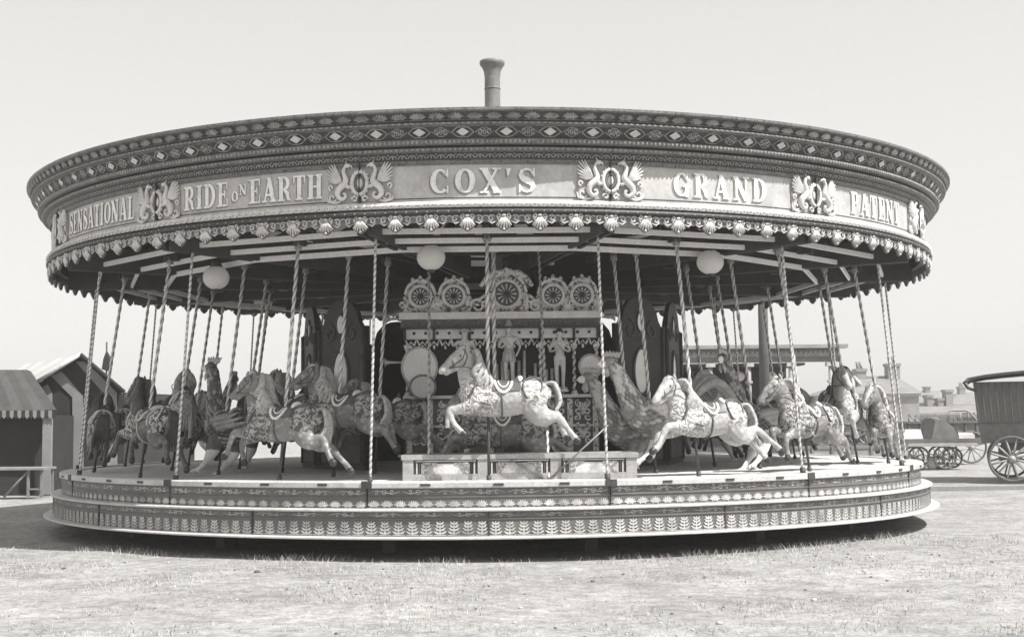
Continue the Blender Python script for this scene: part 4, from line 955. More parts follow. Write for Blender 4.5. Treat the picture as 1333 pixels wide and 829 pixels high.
# five dialled crests
for i, (px, r, top) in enumerate(((548, .20, 366), (592, .20, 366), (661, .26, 357), (722, .20, 366), (760, .20, 366))):
    z0 = oz(409); zc = oz(386 if i != 2 else 384)
    cr = MB(); ol = [(-r, z0), (r, z0), (r, zc+.02)]+[(r*math.cos(R_(a))*.96, zc+.02+r*.98*math.sin(R_(a))) for a in range(10, 171, 10)]+[(-r, zc+.02)]
    cr.plate(ol, .0, .06, 0, fo)
    cr.tube([(x, z, .06) for x, z in ol[2:]], .022, 6, 1, xf=fo)
    for a in (60, 90, 120): cr.ball((r*math.cos(R_(a)), -.05, zc+.04+r*math.sin(R_(a))), .028, 7, 1, (1, .7, 1.4))
    for s_ in (-1, 1):
        oscroll(cr, s_*(r+.03), z0+.13, .07, s_, .05, 1, .018); oscroll(cr, s_*(r-.05), z0+.06, .045, -s_, .07, 1, .012)
        cr.tube([(s_*r*1.02, z0, .06), (s_*r*1.02, zc, .06)], .022, 6, 1, xf=fo)
    cr.tube([(r*.69*math.cos(R_(a)), zc+r*.69*math.sin(R_(a)), .06) for a in range(0, 361, 15)], .024, 6, 2, False, xf=fo)
    if i == 2:
        for s_ in (-1, 1):
            cr.tube([(s_*(.02), oz(356), .06), (s_*.16, oz(356), .07), (s_*.26, oz(364), .07), (s_*.34, oz(374), .06)], [.03, .04, .04, .025], 8, 1, xf=fo)
            oscroll(cr, s_*.38, oz(400), .08, s_, .05, 1, .02); cr.tube([(s_*.28, oz(385), .05), (s_*.36, oz(391), .05), (s_*.45, oz(392), .05), (s_*.5, oz(408), .05)], [.02, .024, .02, .02], 6, 1, xf=fo)
        for k in range(7): cr.ball(((k-3)*.05, -.06, oz(358)+.02*(3-abs(k-3))), .035, 7, 1)
        for k in range(24): cr.ball((.21*math.cos(2*PI*k/24), -.075, zc+.21*math.sin(2*PI*k/24)), .014, 6, 2)
    o = cr.build('dial_crest', [mat('crest paint', .62, .5, .25, 8, dark=.10, dscale=16, dthr=.49, dsoft=.06, coord='world'), carv, ivory], org, (ox(px), .0 if i != 2 else -.03, 0))
    dl = MB(); dl.plate([(r*.64*math.cos(R_(a)), zc+r*.64*math.sin(R_(a))) for a in range(0, 360, 15)], .06, .066, 0, fo)
    for k in range(12):
        a = 2*PI*k/12; dl.tube([(r*.22*math.cos(a), zc+r*.22*math.sin(a), .068), (r*.50*math.cos(a), zc+r*.50*math.sin(a), .068)], [.004, .014], 4, 1, xf=fo)
    dl.ball((0, -.068, zc), .03, 8, 2, (1, .5, 1)); dl.build('dial', [mat('dial paint', .10, .45, .25, 8, coord='world'), mat('dial rays', .75, .45, .2, 8, coord='world'), darkp], o)
# drums, trumpets
mb = MB(); dr = lambda p: Vector((p.x, p.y, p.z))
def drum(mb, c, r, w_, f=1):
    n = 28
    P = [(c[0]+r*f*math.cos(2*PI*k/n), c[2]+r*math.sin(2*PI*k/n)) for k in range(n)]
    mb.plate(P, -c[1]-w_, -c[1], 0, fo)
    mb.tube([(p[0], p[1], -c[1]) for p in P+[P[0]]], .016, 6, 1, False, xf=fo)
drum(mb, (ox(547), -.16, oz(479)), .26, .12, .88); mb.build('bass_drum', [mat('drum skin', .85, .6, .08, 5, coord='world'), gilt], org)
mb = MB(); drum(mb, (ox(552), -.34, oz(505)), .15, .12, 1.1); mb.build('side_drum', [mat('drum skin b', .6, .6, .1, 5, coord='world'), midp], org)
mb = MB(); drum(mb, (ox(769), -.18, oz(480)), .15, .1); mb.build('snare_drum', [mat('drum skin', .72), gilt], org)
for s_, px, py in ((-1, 522, 415), (-1, 520, 472), (1, 784, 415), (1, 786, 472)):
    mb = MB(); mb.tube([(0, -.02, 0), (s_*-.16, -.02, 0), (s_*-.24, -.02, 0)] if False else [(-s_*.05, -.02, 0), (s_*.12, -.02, .0), (s_*.17, -.02, .0), (s_*.19, -.02, 0)], [.012, .02, .04, .065], 10, 0); mb.build('trumpet', brassm, org, (ox(px), -.02, oz(py)))

# carved figures on the organ stage
def figure(name, label, px, py_foot, H_, armsL, armsR, helmet, skirt, face_down=0):
    s_ = H_/1.75*.95
    t = thing('organ_figure', label, 'figure', (ox(px)*.931, -2.7-.16, .776+oz(py_foot)*.931), group='carved figures on the organ')
    m = MB(); V = lambda x, y, z: Vector((x*s_, y*s_, z*s_))
    m.tube([V(0, 0, .88), V(0, 0, 1.0), V(0, -.01, 1.15), V(0, -.01, 1.32), V(0, 0, 1.43)], [(.15*s_, .12*s_), (.135*s_, .105*s_), (.15*s_, .11*s_), (.19*s_, .12*s_), (.10*s_, .08*s_)], 12, 0, up=(1, 0, 0), round_cap=True)
    m.tube([V(0, 0, 1.40), V(0, -.01, 1.52)], .06*s_, 10, 0); m.ball(V(0, -.02, 1.62), .115*s_, 14, 0, (.85, .95, 1.12))
    m.tube([V(0, -.12, 1.63), V(0, -.155, 1.595)], [.02*s_, .02*s_], 6, 0, round_cap=True)
    for q in (-1, 1):
        k = .05 if q > 0 else -.03
        m.tube(smooth([V(q*.09, 0, .90), V(q*.10, -.03-k, .50), V(q*.10, .02, .10), V(q*.10, -.02, .04)], 3), interp([(.10*s_, .10*s_), (.07*s_, .07*s_), (.045*s_, .045*s_), (.045*s_, .045*s_)], 3), 9, 0, round_cap=True)
        m.tube([V(q*.10, .02, .035), V(q*.12, -.14, .025)], [.05*s_, .035*s_], 8, 0, round_cap=True)
    for P in (armsL, armsR):
        m.tube(smooth([V(*p) for p in P], 3), interp([.065*s_, .05*s_, .035*s_, .038*s_], 3), 8, 0, round_cap=True)
        hx = Vector(P[-1]); d = (Vector(P[-1])-Vector(P[-2])).normalized()
        for f in range(-1, 3): m.tube([V(*(hx+d*.03+Vector((.018*f, 0, .01)))), V(*(hx+d*.09+Vector((.022*f, -.01, .0)))), V(*(hx+d*.11+Vector((.02*f, -.035, -.01))))], .012*s_, 5, 0)
    me = fuse('body', m, [skinm], .011, None, 2); link('body', me, t)
    c = MB(); c.lathe([(.13*s_, 1.0*s_), (.155*s_, .92*s_), (.21*s_, .66*s_), (.20*s_, .655*s_), (.12*s_, .95*s_)], 0, 2*PI, 18, 0, True)
    c.lathe([(.145*s_, 1.03*s_), (.16*s_, 1.0*s_), (.15*s_, .97*s_)], 0, 2*PI, 16, 1, True)
    for k in range(12):
        a = 2*PI*k/12; c.tube([(.15*s_*math.sin(a), -.15*s_*math.cos(a), .96*s_), (.215*s_*math.sin(a), -.215*s_*math.cos(a), .64*s_)], .014*s_, 5, 1)
    if skirt: c.build('tunic_skirt', [mat('tunic paint', .62, .5, .25, 10, coord='world'), gilt], t)
    h = MB()
    if helmet == 'pointed':
        h.lathe([(.14*s_, 1.66*s_), (.15*s_, 1.68*s_), (.12*s_, 1.74*s_), (.09*s_, 1.80*s_), (.03*s_, 1.92*s_), (.005*s_, 1.96*s_)], 0, 2*PI, 16, 0, True, xf=lambda p: p+Vector((0, -.02*s_, 0)))
    elif helmet == 'plume':
        h.lathe([(.14*s_, 1.64*s_), (.17*s_, 1.66*s_), (.12*s_, 1.72*s_), (.10*s_, 1.78*s_), (.01*s_, 1.81*s_)], 0, 2*PI, 16, 0, True, xf=lambda p: p+Vector((0, -.02*s_, 0)))
        h.tube(smooth([V(.08, 0, 1.74), V(.15, .02, 1.86), V(.24, .04, 1.82), V(.28, .04, 1.70)], 3), interp([.02*s_, .05*s_, .05*s_, .015*s_], 3), 7, 0)
    else:
        h.ball(V(0, 0, 1.67), .125*s_, 12, 0, (.9, .95, .9))
    h.build('headwear' if helmet != 'hair' else 'hair', gilt if helmet != 'hair' else maned, t)
    p = MB(); p.lathe([(.01, -.055), (.10, -.055), (.105, -.04), (.085, -.02), (.085, -.008), (.095, .0), (.01, .004)], 0, 2*PI, 18, 0, True); p.build('plinth', carv, t)
AR = lambda q: [(q*.19, 0, 1.36), (q*.30, -.02, 1.12), (q*.20, -.20, 1.08), (q*.06, -.26, 1.20)]
figure('a', "carved soldier figure in pointed helmet and pleated tunic, in the middle of the organ", 663, 501, .74, AR(-1), [(.19, 0, 1.36), (.33, 0, 1.15), (.30, -.10, .98), (.24, -.18, .86)], 'pointed', True)
figure('b', "carved bare-headed figure with one arm across the chest, right of the organ pipes", 729, 507, .74, AR(-1), AR(1), 'hair', False)
figure('c', "carved figure in plumed hat, left on the organ behind the pale horse's head", 606, 507, .76, AR(1), [(-.19, 0, 1.36), (-.34, -.05, 1.25), (-.38, -.2, 1.36), (-.40, -.28, 1.46)], 'plume', True)

# diagonal stay rods at the foot of the organ
for p0, p1, lb in (((706, 624), (664, 598), 'thin stay rod sloping left at the foot of the organ'), ((716, 625), (792, 553), 'longer thin stay rod sloping right in front of the organ base')):
    a, b = at(p0[0], p0[1], -5.22), at(p1[0], p1[1], -5.22); a.z = max(a.z, .738)
    mb = MB(); mb.tube([Vector((0, 0, 0)), b-a], .009, 7, 0); tag(mb.build('stay_rod', [mat('rod steel', .22, .4, .2, 9, coord='world')], None, a), lb, 'rod', 'stay rods by the organ')

# ------------------------------------------------------------------ left: canvas booths and trestle
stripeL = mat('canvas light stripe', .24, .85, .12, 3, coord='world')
stripeR = mat('sunlit canvas', .46, .85, .12, 3, coord='world')  # lit copy of the canvas: sunlight put into the left slope's colour
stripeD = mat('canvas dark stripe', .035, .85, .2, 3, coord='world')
def quadplate(mb, P, th, mi):
    a, b, c = Vector(P[0]), Vector(P[1]), Vector(P[2]); nrm = (b-a).cross(c-a).normalized()*th
    n = len(P); vs = [Vector(p) for p in P]+[Vector(p)+nrm for p in P]
    mb.add(vs, [tuple(range(n-1, -1, -1)), tuple(range(n, 2*n))]+[(i, (i+1) % n, n+(i+1) % n, n+i) for i in range(n)], mi)
bt = thing('canvas_booth', 'gabled canvas booth with pale vertical stripes, left of the platform', 'booth', (-8.65, 9, 0))
Yb = 9.0; A = at(105, 461, Yb); E = at(46, 498, Yb); F = at(162, 510, Yb); O = Vector((-8.65, 9, 0))
rv = Vector((-2.6, 4.2, 0))
mb = MB(); th = .02
def L3(P): return [Vector(p)-O for p in P]
n = 7
for i in range(n):
    f0, f1 = i/n, (i+1)/n
    quadplate(mb, L3([A+rv*f0, E+rv*f0, E+rv*f1, A+rv*f1]), th, 0 if i % 2 else 1)
rv2 = Vector((.6, 4.4, 0))
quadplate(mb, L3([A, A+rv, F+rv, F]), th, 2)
mb.tube(L3([E, A]), .04, 6, 3); mb.tube(L3([A, F]), .04, 6, 2)
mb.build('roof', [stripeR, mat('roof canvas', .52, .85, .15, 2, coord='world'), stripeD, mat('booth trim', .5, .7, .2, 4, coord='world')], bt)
mb = MB()
Yf = Yb+.25; zE = E.z; zF = F.z
Eb, Fb, Ab = at(80, 515, Yf), at(160, 512, Yf), at(104, 468, Yf)
g = lambda v, z: Vector((v.x, v.y, z))
quadplate(mb, L3([g(at(48, 500, Yf), -.02), g(Fb, -.02), Fb, Ab, at(48, 500, Yf)]), .03, 0)
def stripe(pts, d): quadplate(mb, L3([at(x, y, Yf-.06-d) for x, y in pts]), .01, 1)
stripe([(66, 489), (80, 483), (108, 515), (94, 517)], .0); stripe([(94, 517), (108, 515), (109, 640), (95, 640)], .012)
stripe([(98, 470), (112, 470), (152, 511), (136, 513)], .0); stripe([(136, 513), (152, 511), (153, 640), (138, 640)], .012)
stripe([(52, 505), (62, 500), (68, 512), (68, 640), (58, 640)], .0)
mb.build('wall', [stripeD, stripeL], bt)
mb = MB()
quadplate(mb, L3([Vector((Fb.x, Yf, 0)), Vector((Fb.x+.55, Yf+4.2, 0)), Vector((Fb.x+.55, Yf+4.2, zF)), Vector((Fb.x, Yf, zF))]), .03, 0)
quadplate(mb, L3([Vector((E.x, Yf, 0)), Vector((E.x-2.6, Yf+4.2, 0)), Vector((E.x-2.6, Yf+4.2, zE)), Vector((E.x, Yf, zE))]), .03, 0)
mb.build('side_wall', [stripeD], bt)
# nearer, cropped booth
bt2 = thing('striped_booth', 'low booth with striped sloping roof and scalloped valance at the left edge', 'booth', (-9.6, 7.5, 0))
O = Vector((-9.6, 7.5, 0)); Y2 = 7.5
mb = MB()
P0, P1 = at(36, 482, Y2+1.2), at(73, 534, Y2)      # slope on the right, running down to the corner
for i in range(8):
    x = 73-14*i; xt = 36-10*i
    a, b, c, d = at(x, 534+.4*i, Y2), at(x-14, 534.4+.4*i, Y2), at(xt-10, 482, Y2+1.4), at(xt, 482, Y2+1.4)
    quadplate(mb, L3([a, d, c, b]), .015, i % 2)
a, b, c = at(73, 534, Y2), at(36, 482, Y2+1.4), at(68, 530, Y2+3)
quadplate(mb, L3([a, c, at(40, 484, Y2+2.8), b]), .015, 1)
mb.build('roof', [mat('booth roof dark', .06, .85, .2, 3, coord='world'), mat('booth roof pale', .075, .85, .2, 3, coord='world')], bt2)
mb = MB()
for i in range(22):
    x = 73-5*i; a, b, c, d = at(x, 534, Y2-.03), at(x-5, 534, Y2-.03), at(x-5, 542, Y2-.03), at(x, 542, Y2-.03); m_ = at(x-2.5, 545, Y2-.03)
    quadplate(mb, L3([a, b, c, m_, d]), .012, i % 2)
mb.build('valance', [stripeD, stripeL], bt2)
mb = MB(); mb.box(((at(61, 540, Y2)-O).x, .06, at(61, 540, Y2).z/2), (.17, .10, at(61, 540, Y2).z), 0)
mb.build('post', stripeL, bt2)
mb = MB(); X1 = (at(61, 540, Y2)-O).x; mb.box((X1-1.5, .45, at(61, 540, Y2).z/2), (3.0, .05, at(61, 540, Y2).z), 0); mb.box((X1-.02, 1.6, at(61, 540, Y2).z/2), (.05, 2.6, at(61, 540, Y2).z), 0); mb.build('wall', stripeD, bt2)
# trestle table
tb = thing('trestle_table', 'light wooden trestle table in front of the left booth', 'table', (-8.7, 6.6, 0))
O = Vector((-8.7, 6.6, 0)); a = at(65, 609, 6.6); zt = a.z; xr = (a-O).x
mb = MB(); mb.box((xr-1.3, .0, zt), (2.6, .75, .04), 0); mb.build('tabletop', mat('table boards', .24, .8, .2, 4, coord='world'), tb)
for x in (xr-.05, xr-.30):
    for y in (-.3, .3):
        mb = MB(); mb.box((x, y, zt/2), (.045, .045, zt), 0); mb.build('leg', mat('trestle wood', .20, .7, .2, 5, coord='world'), tb)
mb = MB(); mb.box((xr-.17, -.3, zt*.3), (.25, .03, .03), 0); mb.tube([(xr-.3, -.3, zt-.03), (xr-.75, -.3, .02)], .022, 6, 0); mb.build('brace', MATS['trestle wood'], tb)
# pole with a hanging dark pennant behind the booth
pl = at(139, 440, 13); b = Vector((pl.x, 13, 0)); fp = thing('flagpole', 'slim pole with a small limp dark pennant behind the gabled booth', 'flagpole', b)
mb = MB(); mb.tube([(0, 0, 0), (0, 0, at(139, 445, 13).z)], .02, 6, 0); mb.build('pole', woodd, fp)
mb = MB(); z1 = at(139, 456, 13).z; mb.plate([(.0, z1), (.10, z1-.18), (.14, z1-.45), (.05, z1-.5), (-.1, z1-.45), (-.08, z1-.2)], -.02, .02, 0, lambda p: Vector((p.x, p.z+.03*math.sin(p.y*9), p.y))); mb.build('pennant', stripeD, fp)

# ------------------------------------------------------------------ right: show front, carts, houses, living wagon
Ys = 15.0
sf = thing('show_front', 'long low side-show with a carved fascia board and dark open stalls behind the ride', 'side-show', (at(985, 600, Ys).x, Ys, 0))
O = sf.location.copy(); a, b = at(862, 453, Ys)-O, at(1101, 452, Ys)-O; zt = a.z; zb = (at(862, 473, Ys)-O).z
mb = MB(); cx, wd = (a.x+b.x)/2, b.x-a.x
mb.box((cx, 0, (zt+zb)/2), (wd-.35, .12, zt-zb), 0); mb.box((cx, -.05, zt), (wd, .35, .09), 1)
for i in range(34):
    x = a.x+.3+(wd-.6)*i/33
    for s_ in (-1, 1): mb.tube([(p[0], p[1], .065) for p in spiral(x+s_*.035, (zt+zb)/2, .07, .01, 90, 90+s_*380, 12)], .012, 5, 2, xf=fo)
mb.build('fascia', [mat('fascia paint', .18, .6, .3, 5, coord='world'), mat('fascia board', .30, .6, .2, 4, coord='world'), mat('fascia relief', .42, .5, .25, 8, coord='world')], sf)
for px in (876, 925, 975, 1030, 1082):
    mb = MB(); x = (at(px, 500, Ys)-O).x; mb.tube([(x, 0, 0), (x, 0, .2), (x, 0, zb)], [.09, .07, .06], 10, 0); mb.box((x, 0, zb-.06), (.24, .2, .1), 1); mb.box((x, 0, zb-.5), (.16, .16, .06), 1); mb.build('column', [mat('column paint', .30, .6, .25, 6, coord='world'), gilt], sf)
mb = MB()
xa, xb = (at(868, 500, Ys)-O).x, (at(1048, 500, Ys)-O).x
mb.box(((xa+xb)/2, 2.2, zb/2), (xb-xa, .08, zb), 0); mb.box(((xa+xb)/2, 1.1, zb-.05), (xb-xa, 2.3, .06), 0)
for i in range(6): mb.box((xa+.4+i*.62, 1.3, 1.0), (.42, .5, 1.1+.5*((i*7) % 3)/3), 1 if i % 2 else 2)
mb.build('stall_back', [darkp, mat('stall goods', .14, .7, .4, 4, coord='world', fine=.4), mat('stall cloth', .34, .8, .3, 5, coord='world')], sf)
mb = MB(); mb.box((.2, -.2, .45), (wd*.9, .08, .9), 0); mb.box((.2, -.2, .92), (wd*.9+.1, .3, .05), 1); mb.build('counter', [mat('counter paint', .10, .6, .3, 4, coord='world'), midp], sf)
for i, px in enumerate((885, 921, 963, 1005)):
    p = at(px, 490, Ys+.4)-O; mb = MB(); mb.ball(p, .13, 14, 0); mb.tube([p+Vector((0, 0, .12)), Vector((p.x, p.y, zb))], .01, 5, 1); mb.build('globe_light', [globem, ironm], sf)
# tall thick mast beside it
p = at(998, 600, 13); ms = MB(); ms.tube([(0, 0, 0), (0, 0, at(998, 300, 13).z)], [.13, .11], 14, 0); tag(ms.build('mast', mat('mast timber', .09, .7, .2, 4, coord='world'), None, (p.x, 13, 0)), 'thick tall timber mast standing behind the ride on the right', 'mast')
# low boarded hoarding
p0, p1 = at(1030, 605, 12.0), at(1183, 606, 12.0); hd_ = thing('board_hoarding', 'low grey boarded hoarding beyond the right side of the platform', 'hoarding', (p0.x, 12, 0))
L_ = p1.x-p0.x; zt = at(1100, 580, 12).z
for i in range(6):
    mb = MB(); w_ = L_/6; mb.box((w_*(i+.5), 0, zt/2), (w_-.02, .05, zt), 0); mb.box((w_*(i+.5), -.03, zt-.04), (w_-.02, .03, .06), 1); mb.box((w_*i+.05, -.04, zt/2), (.06, .04, zt-.02), 1)
    mb.build('board', [mat('hoarding board', .34, .75, .2, 3, coord='world'), mat('hoarding batten', .22, .75, .2, 3, coord='world')], hd_)

def wheel(mb, c, r, w_=.07, spokes=10, mi=0, mh=1):
    c = Vector(c); n = 28
    mb.tube([c+Vector((r*math.cos(2*PI*k/n), 0, r*math.sin(2*PI*k/n))) for k in range(n+1)], (w_*.5), 8, mi, False, flat=(.8, 1))
    mb.tube([c+Vector((0, -w_*1.1, 0)), c+Vector((0, w_*1.1, 0))], r*.16, 12, mh)
    for k in range(spokes):
        a = 2*PI*(k+.5)/spokes; mb.tube([c+Vector((r*.12*math.cos(a), 0, r*.12*math.sin(a))), c+Vector((r*.96*math.cos(a), 0, r*.96*math.sin(a)))], [r*.055, r*.04], 6, mh)
cartm = mat('cart timber', .13, .7, .3, 4, coord='world'); cartl = mat('cart pale', .34, .7, .2, 4, coord='world')
# dray with pale box and sheeted load
Yd = 14.8; o0 = at(1213, 605, Yd); dy = thing('flat_cart', 'flat four-wheeled cart parked beyond the kerb, carrying a sheeted load', 'cart', (o0.x, Yd, 0)); O = dy.location.copy()
L2 = lambda px, py: at(px, py, Yd)-O
mb = MB(); a, b = L2(1172, 574), L2(1277, 574); mb.box(((a.x+b.x)/2, .6, a.z), (b.x-a.x, 1.5, .10), 0); mb.box(((a.x+b.x)/2, -.12, a.z-.09), (b.x-a.x-.3, .06, .10), 1); mb.build('bed', [cartm, cartl], dy)
for px, r in ((1196, .27), (1230, .28), (1252, .25)):
    for yy in ((0,) if px == 1252 else (0, .45)):
        mb = MB(); c = L2(px, 592); wheel(mb, (c.x, yy+(.7 if px == 1252 else 0), r+.02), r); mb.build('wheel', [cartm, cartl], dy)
mb = MB(); c = L2(1216, 594); mb.lathe([(.01, 0), (.11, 0), (.13, .3), (.12, .3), (.01, .29)], 0, 2*PI, 14, 0, True); tag(mb.build('pail', canvasl, None, (O.x+c.x, Yd+.2, .02)), 'pale pail standing between the wheels of the flat cart', 'pail')
mb = MB(); c0 = L2(1191, 567); mb.add([(-.28, -.3, 0), (.26, -.3, 0), (.26, .3, 0), (-.28, .3, 0), (-.17, -.24, .24), (.22, -.24, .24), (.22, .24, .24), (-.17, .24, .24)], [(3,2,1,0), (4,5,6,7), (0,1,5,4), (1,2,6,5), (2,3,7,6), (3,0,4,7)], 0)
tag(mb.build('hamper', canvasl, None, (O.x+c0.x, Yd+.45, a.z+.05)), 'pale sloping-sided hamper on the left end of the flat cart', 'hamper')
mb = MB(); P = []
prof_ = [(1212, 571), (1215, 556), (1217, 544), (1224, 543), (1233, 547), (1241, 554), (1246, 564), (1247, 571)]
q = [(L2(x, y)) for x, y in prof_]
for yy, k in ((-.05, .9), (.3, 1.), (.7, 1.), (1.05, .88)): P.append([Vector((v.x, yy, a.z+.052+(v.z-a.z-.05)*k if v.z > a.z+.06 else a.z+.052)) for v in q])
n = len(q)
for i in range(3): mb.add(P[i]+P[i+1], [(j, j+1, n+j+1, n+j) for j in range(n-1)], 1 if False else 0, True)
mb.add(P[0], [tuple(range(n))], 0); mb.add(P[-1], [tuple(range(n-1, -1, -1))], 0)
for j in range(4, n-1): mb.add([P[0][j]+Vector((0.01, -.01, .01)), P[0][j+1]+Vector((.01, -.01, .01)), P[2][j+1]+Vector((.03, 0, .02)), P[2][j]+Vector((.03, 0, .02))], [(0, 1, 2, 3)], 1)
sheetm = mat('tarpaulin', .16, .8, .3, 4, coord='world', bump=.6, bscale=9)
tag(mb.build('sheeted_load', [sheetm, canvasl], None, (O.x, Yd, 0)), 'dark hunched load with a pale edge, sheeted down on the flat cart', 'sheeted load')
mb = MB(); b2 = L2(1256, 571); mb.box((0, 0, .05), (.62, .7, .1), 0); mb.box((0, 0, .12), (.56, .64, .04), 0); tag(mb.build('folded_sheet', canvasl, None, (O.x+b2.x, Yd+.5, a.z+.05)), 'pale folded sheets on the right end of the flat cart', 'canvas')
# long dark trailer and lattice rails behind
Yt = 19; o0 = at(1215, 600, Yt); tr_ = thing('railed_wagon', 'long dark wagon with lattice top rails behind the flat cart', 'wagon', (o0.x, Yt, 0)); O = tr_.location.copy()
L2 = lambda px, py: at(px, py, Yt)-O
mb = MB(); a, b = L2(1072, 551), L2(1277, 550); zb = L2(1100, 578).z; mb.box(((a.x+b.x)/2, .8, (a.z+zb)/2), (b.x-a.x, 1.8, a.z-zb), 0); mb.box(((a.x+b.x)/2, -.12, a.z), (b.x-a.x+.1, .12, .06), 1); mb.box(((a.x+b.x)/2, -.12, zb), (b.x-a.x+.1, .1, .08), 1)
for i in range(14): mb.box((a.x+(b.x-a.x)*(i+.5)/14, -.12, (a.z+zb)/2), (.06, .05, a.z-zb-.06), 1)
mb.build('body', [mat('wagon side', .17, .7, .3, 3, coord='world'), cartm], tr_)
mb = MB(); z0, z1 = a.z+.03, L2(1200, 539).z; xa, xb = L2(1164, 0).x, L2(1229, 0).x
mb.box(((xa+xb)/2, -.05, z1), (xb-xa, .06, .06), 0)
for i in range(9):
    x = xa+(xb-xa)*i/8; mb.tube([(x, -.05, z0), (x, -.05, z1)], .02, 5, 0)
    if i in (0, 1): mb.tube([(x, -.05, z1), (x+(xb-xa)/8, -.05, z0)], .018, 5, 0)
P = [L2(x, y) for x, y in ((1234, 550), (1234, 536), (1238, 534), (1257, 534), (1262, 537), (1273, 550))]
mb.tube([Vector((v.x, -.05, v.z)) for v in P], .035, 6, 0)
for x in (1246, 1259): v = L2(x, 534); mb.tube([(v.x, -.05, z0), (v.x, -.05, v.z)], .03, 5, 0)
mb.build('top_rail', mat('rail timber', .30, .7, .2, 4, coord='world'), tr_)
for px in (1090, 1130, 1262):
    mb = MB(); c = L2(px, 590); wheel(mb, (c.x, -.15, .45), .43, .08, 12); mb.build('wheel', [cartm, cartl], tr_)
# dark van beside the hoarding
Yv = 22; o0 = at(1115, 600, Yv); vn = thing('dark_van', 'dark closed van with a pale roof edge standing behind the right mounts', 'van', (o0.x, Yv, 0)); O = vn.location.copy()
L2 = lambda px, py: at(px, py, Yv)-O
a, b = L2(1078, 522), L2(1153, 522); zb = L2(1100, 575).z
mb = MB(); mb.box(((a.x+b.x)/2, 1.2, (a.z+zb)/2), (b.x-a.x, 2.4, a.z-zb), 0)
for i in range(10): mb.box((a.x+(b.x-a.x)*(i+.5)/10, -.02, (a.z+zb)/2), (.03, .03, a.z-zb), 1)
mb.build('body', [mat('van paint', .07, .6, .3, 3, coord='world'), midp], vn)
mb = MB(); mb.box(((a.x+b.x)/2, 1.2, a.z+.05), (b.x-a.x+.3, 2.7, .12), 0); mb.build('roof', cartl, vn)
for px in (1092, 1138):
    mb = MB(); c = L2(px, 590); wheel(mb, (c.x, -.1, .47), .45, .08, 12); mb.build('wheel', [cartm, cartl], vn)
# houses
brick = mat('house brick', .26, .85, .2, 1.5, coord='world'); slate = mat('slate roof', .22, .7, .25, 1.2, coord='world', stretch=(1, 1, 3)); stucco = mat('pale render', .42, .8, .15, 1, coord='world')
def house(label, px0, px1, pr0, pr1, py_ridge, py_eave, Y, dep, chims, wall=brick, group='houses beyond the fairground'):
    a, b = at(px0, py_eave, Y), at(px1, py_eave, Y); r0, r1 = at(pr0, py_ridge, Y+dep/2), at(pr1, py_ridge, Y+dep/2)
    t = thing('house', label, 'house', ((a.x+b.x)/2, Y, 0), group=group); O = t.location.copy()
    ze = a.z; zr = r0.z; xa, xb, ra, rb = a.x-O.x, b.x-O.x, r0.x-O.x, r1.x-O.x
    mb = MB(); mb.box(((xa+xb)/2, dep/2, ze/2), (xb-xa-.5, dep-.5, ze), 0); mb.box(((xa+xb)/2, dep/2, ze-.08), (xb-xa-.3, dep-.3, .14), 1); mb.build('wall', [wall, stucco], t)
    mb = MB(); mb.add([(xa, 0, ze), (xb, 0, ze), (xb, dep, ze), (xa, dep, ze), (ra, dep/2, zr), (rb, dep/2, zr)], [(0, 1, 5, 4), (1, 2, 5), (2, 3, 4, 5), (3, 0, 4), (3, 2, 1, 0)], 0); mb.tube([(ra, dep/2, zr), (rb, dep/2, zr)], .12, 6, 0)
    rf = mb.build('roof', slate, t)
    for px, pt, w_ in chims:
        c = at(px, pt, Y+dep/2)-O; mb = MB(); mb.box((c.x, dep/2, (c.z+zr-1)/2), (w_, .9, c.z-zr+1), 0); mb.box((c.x, dep/2, c.z-.1), (w_+.14, 1.04, .18), 0)
        for k in range(2 if w_ > .55 else 0): mb.tube([(c.x+(k-.5)*w_*.4, dep/2, c.z), (c.x+(k-1)*w_*.3, dep/2, c.z+.45)], [.10, .08], 8, 0)
        mb.build('chimney', [brick, stucco], rf)
    nwin = max(1, int((xb-xa)/3))
    for i in range(nwin):
        x = xa+(xb-xa)*(i+.5)/nwin
        mb = MB(); z = ze*.62; mb.box((x, .235, z), (1.0, .06, 1.5), 0); o = mb.build('window', stucco, t); mb = MB()
        for s_ in (-1, 1): mb.box((x+s_*.24, .19, z), (.42, .04, 1.36), 0)
        mb.box((x, .2, z-.8), (1.2, .2, .1), 1); mb.build('pane', [mat('dark glass', .05, .1, .1, 3, coord='world', spec=.5), stucco], o)
house('hip-roofed house with two chimney stacks beyond the carts on the right', 1088, 1203, 1118, 1168, 492, 513, 62, 9, [(1119, 480, .6), (1161, 473, .75)])
house('low long terrace with pale slate roof in line beyond the railed wagon', 1150, 1300, 1165, 1320, 528, 541, 75, 8, [(1233, 507, .5), (1208, 514, .4), (1222, 518, .4)])
house('distant small house, faint over the terrace, right of the hip-roofed house', 1192, 1228, 1200, 1222, 510, 524, 110, 10, [(1206, 503, .45)])
house('distant small house with chimney near the living wagon', 1238, 1272, 1246, 1266, 512, 525, 115, 10, [(1251, 503, .6)])
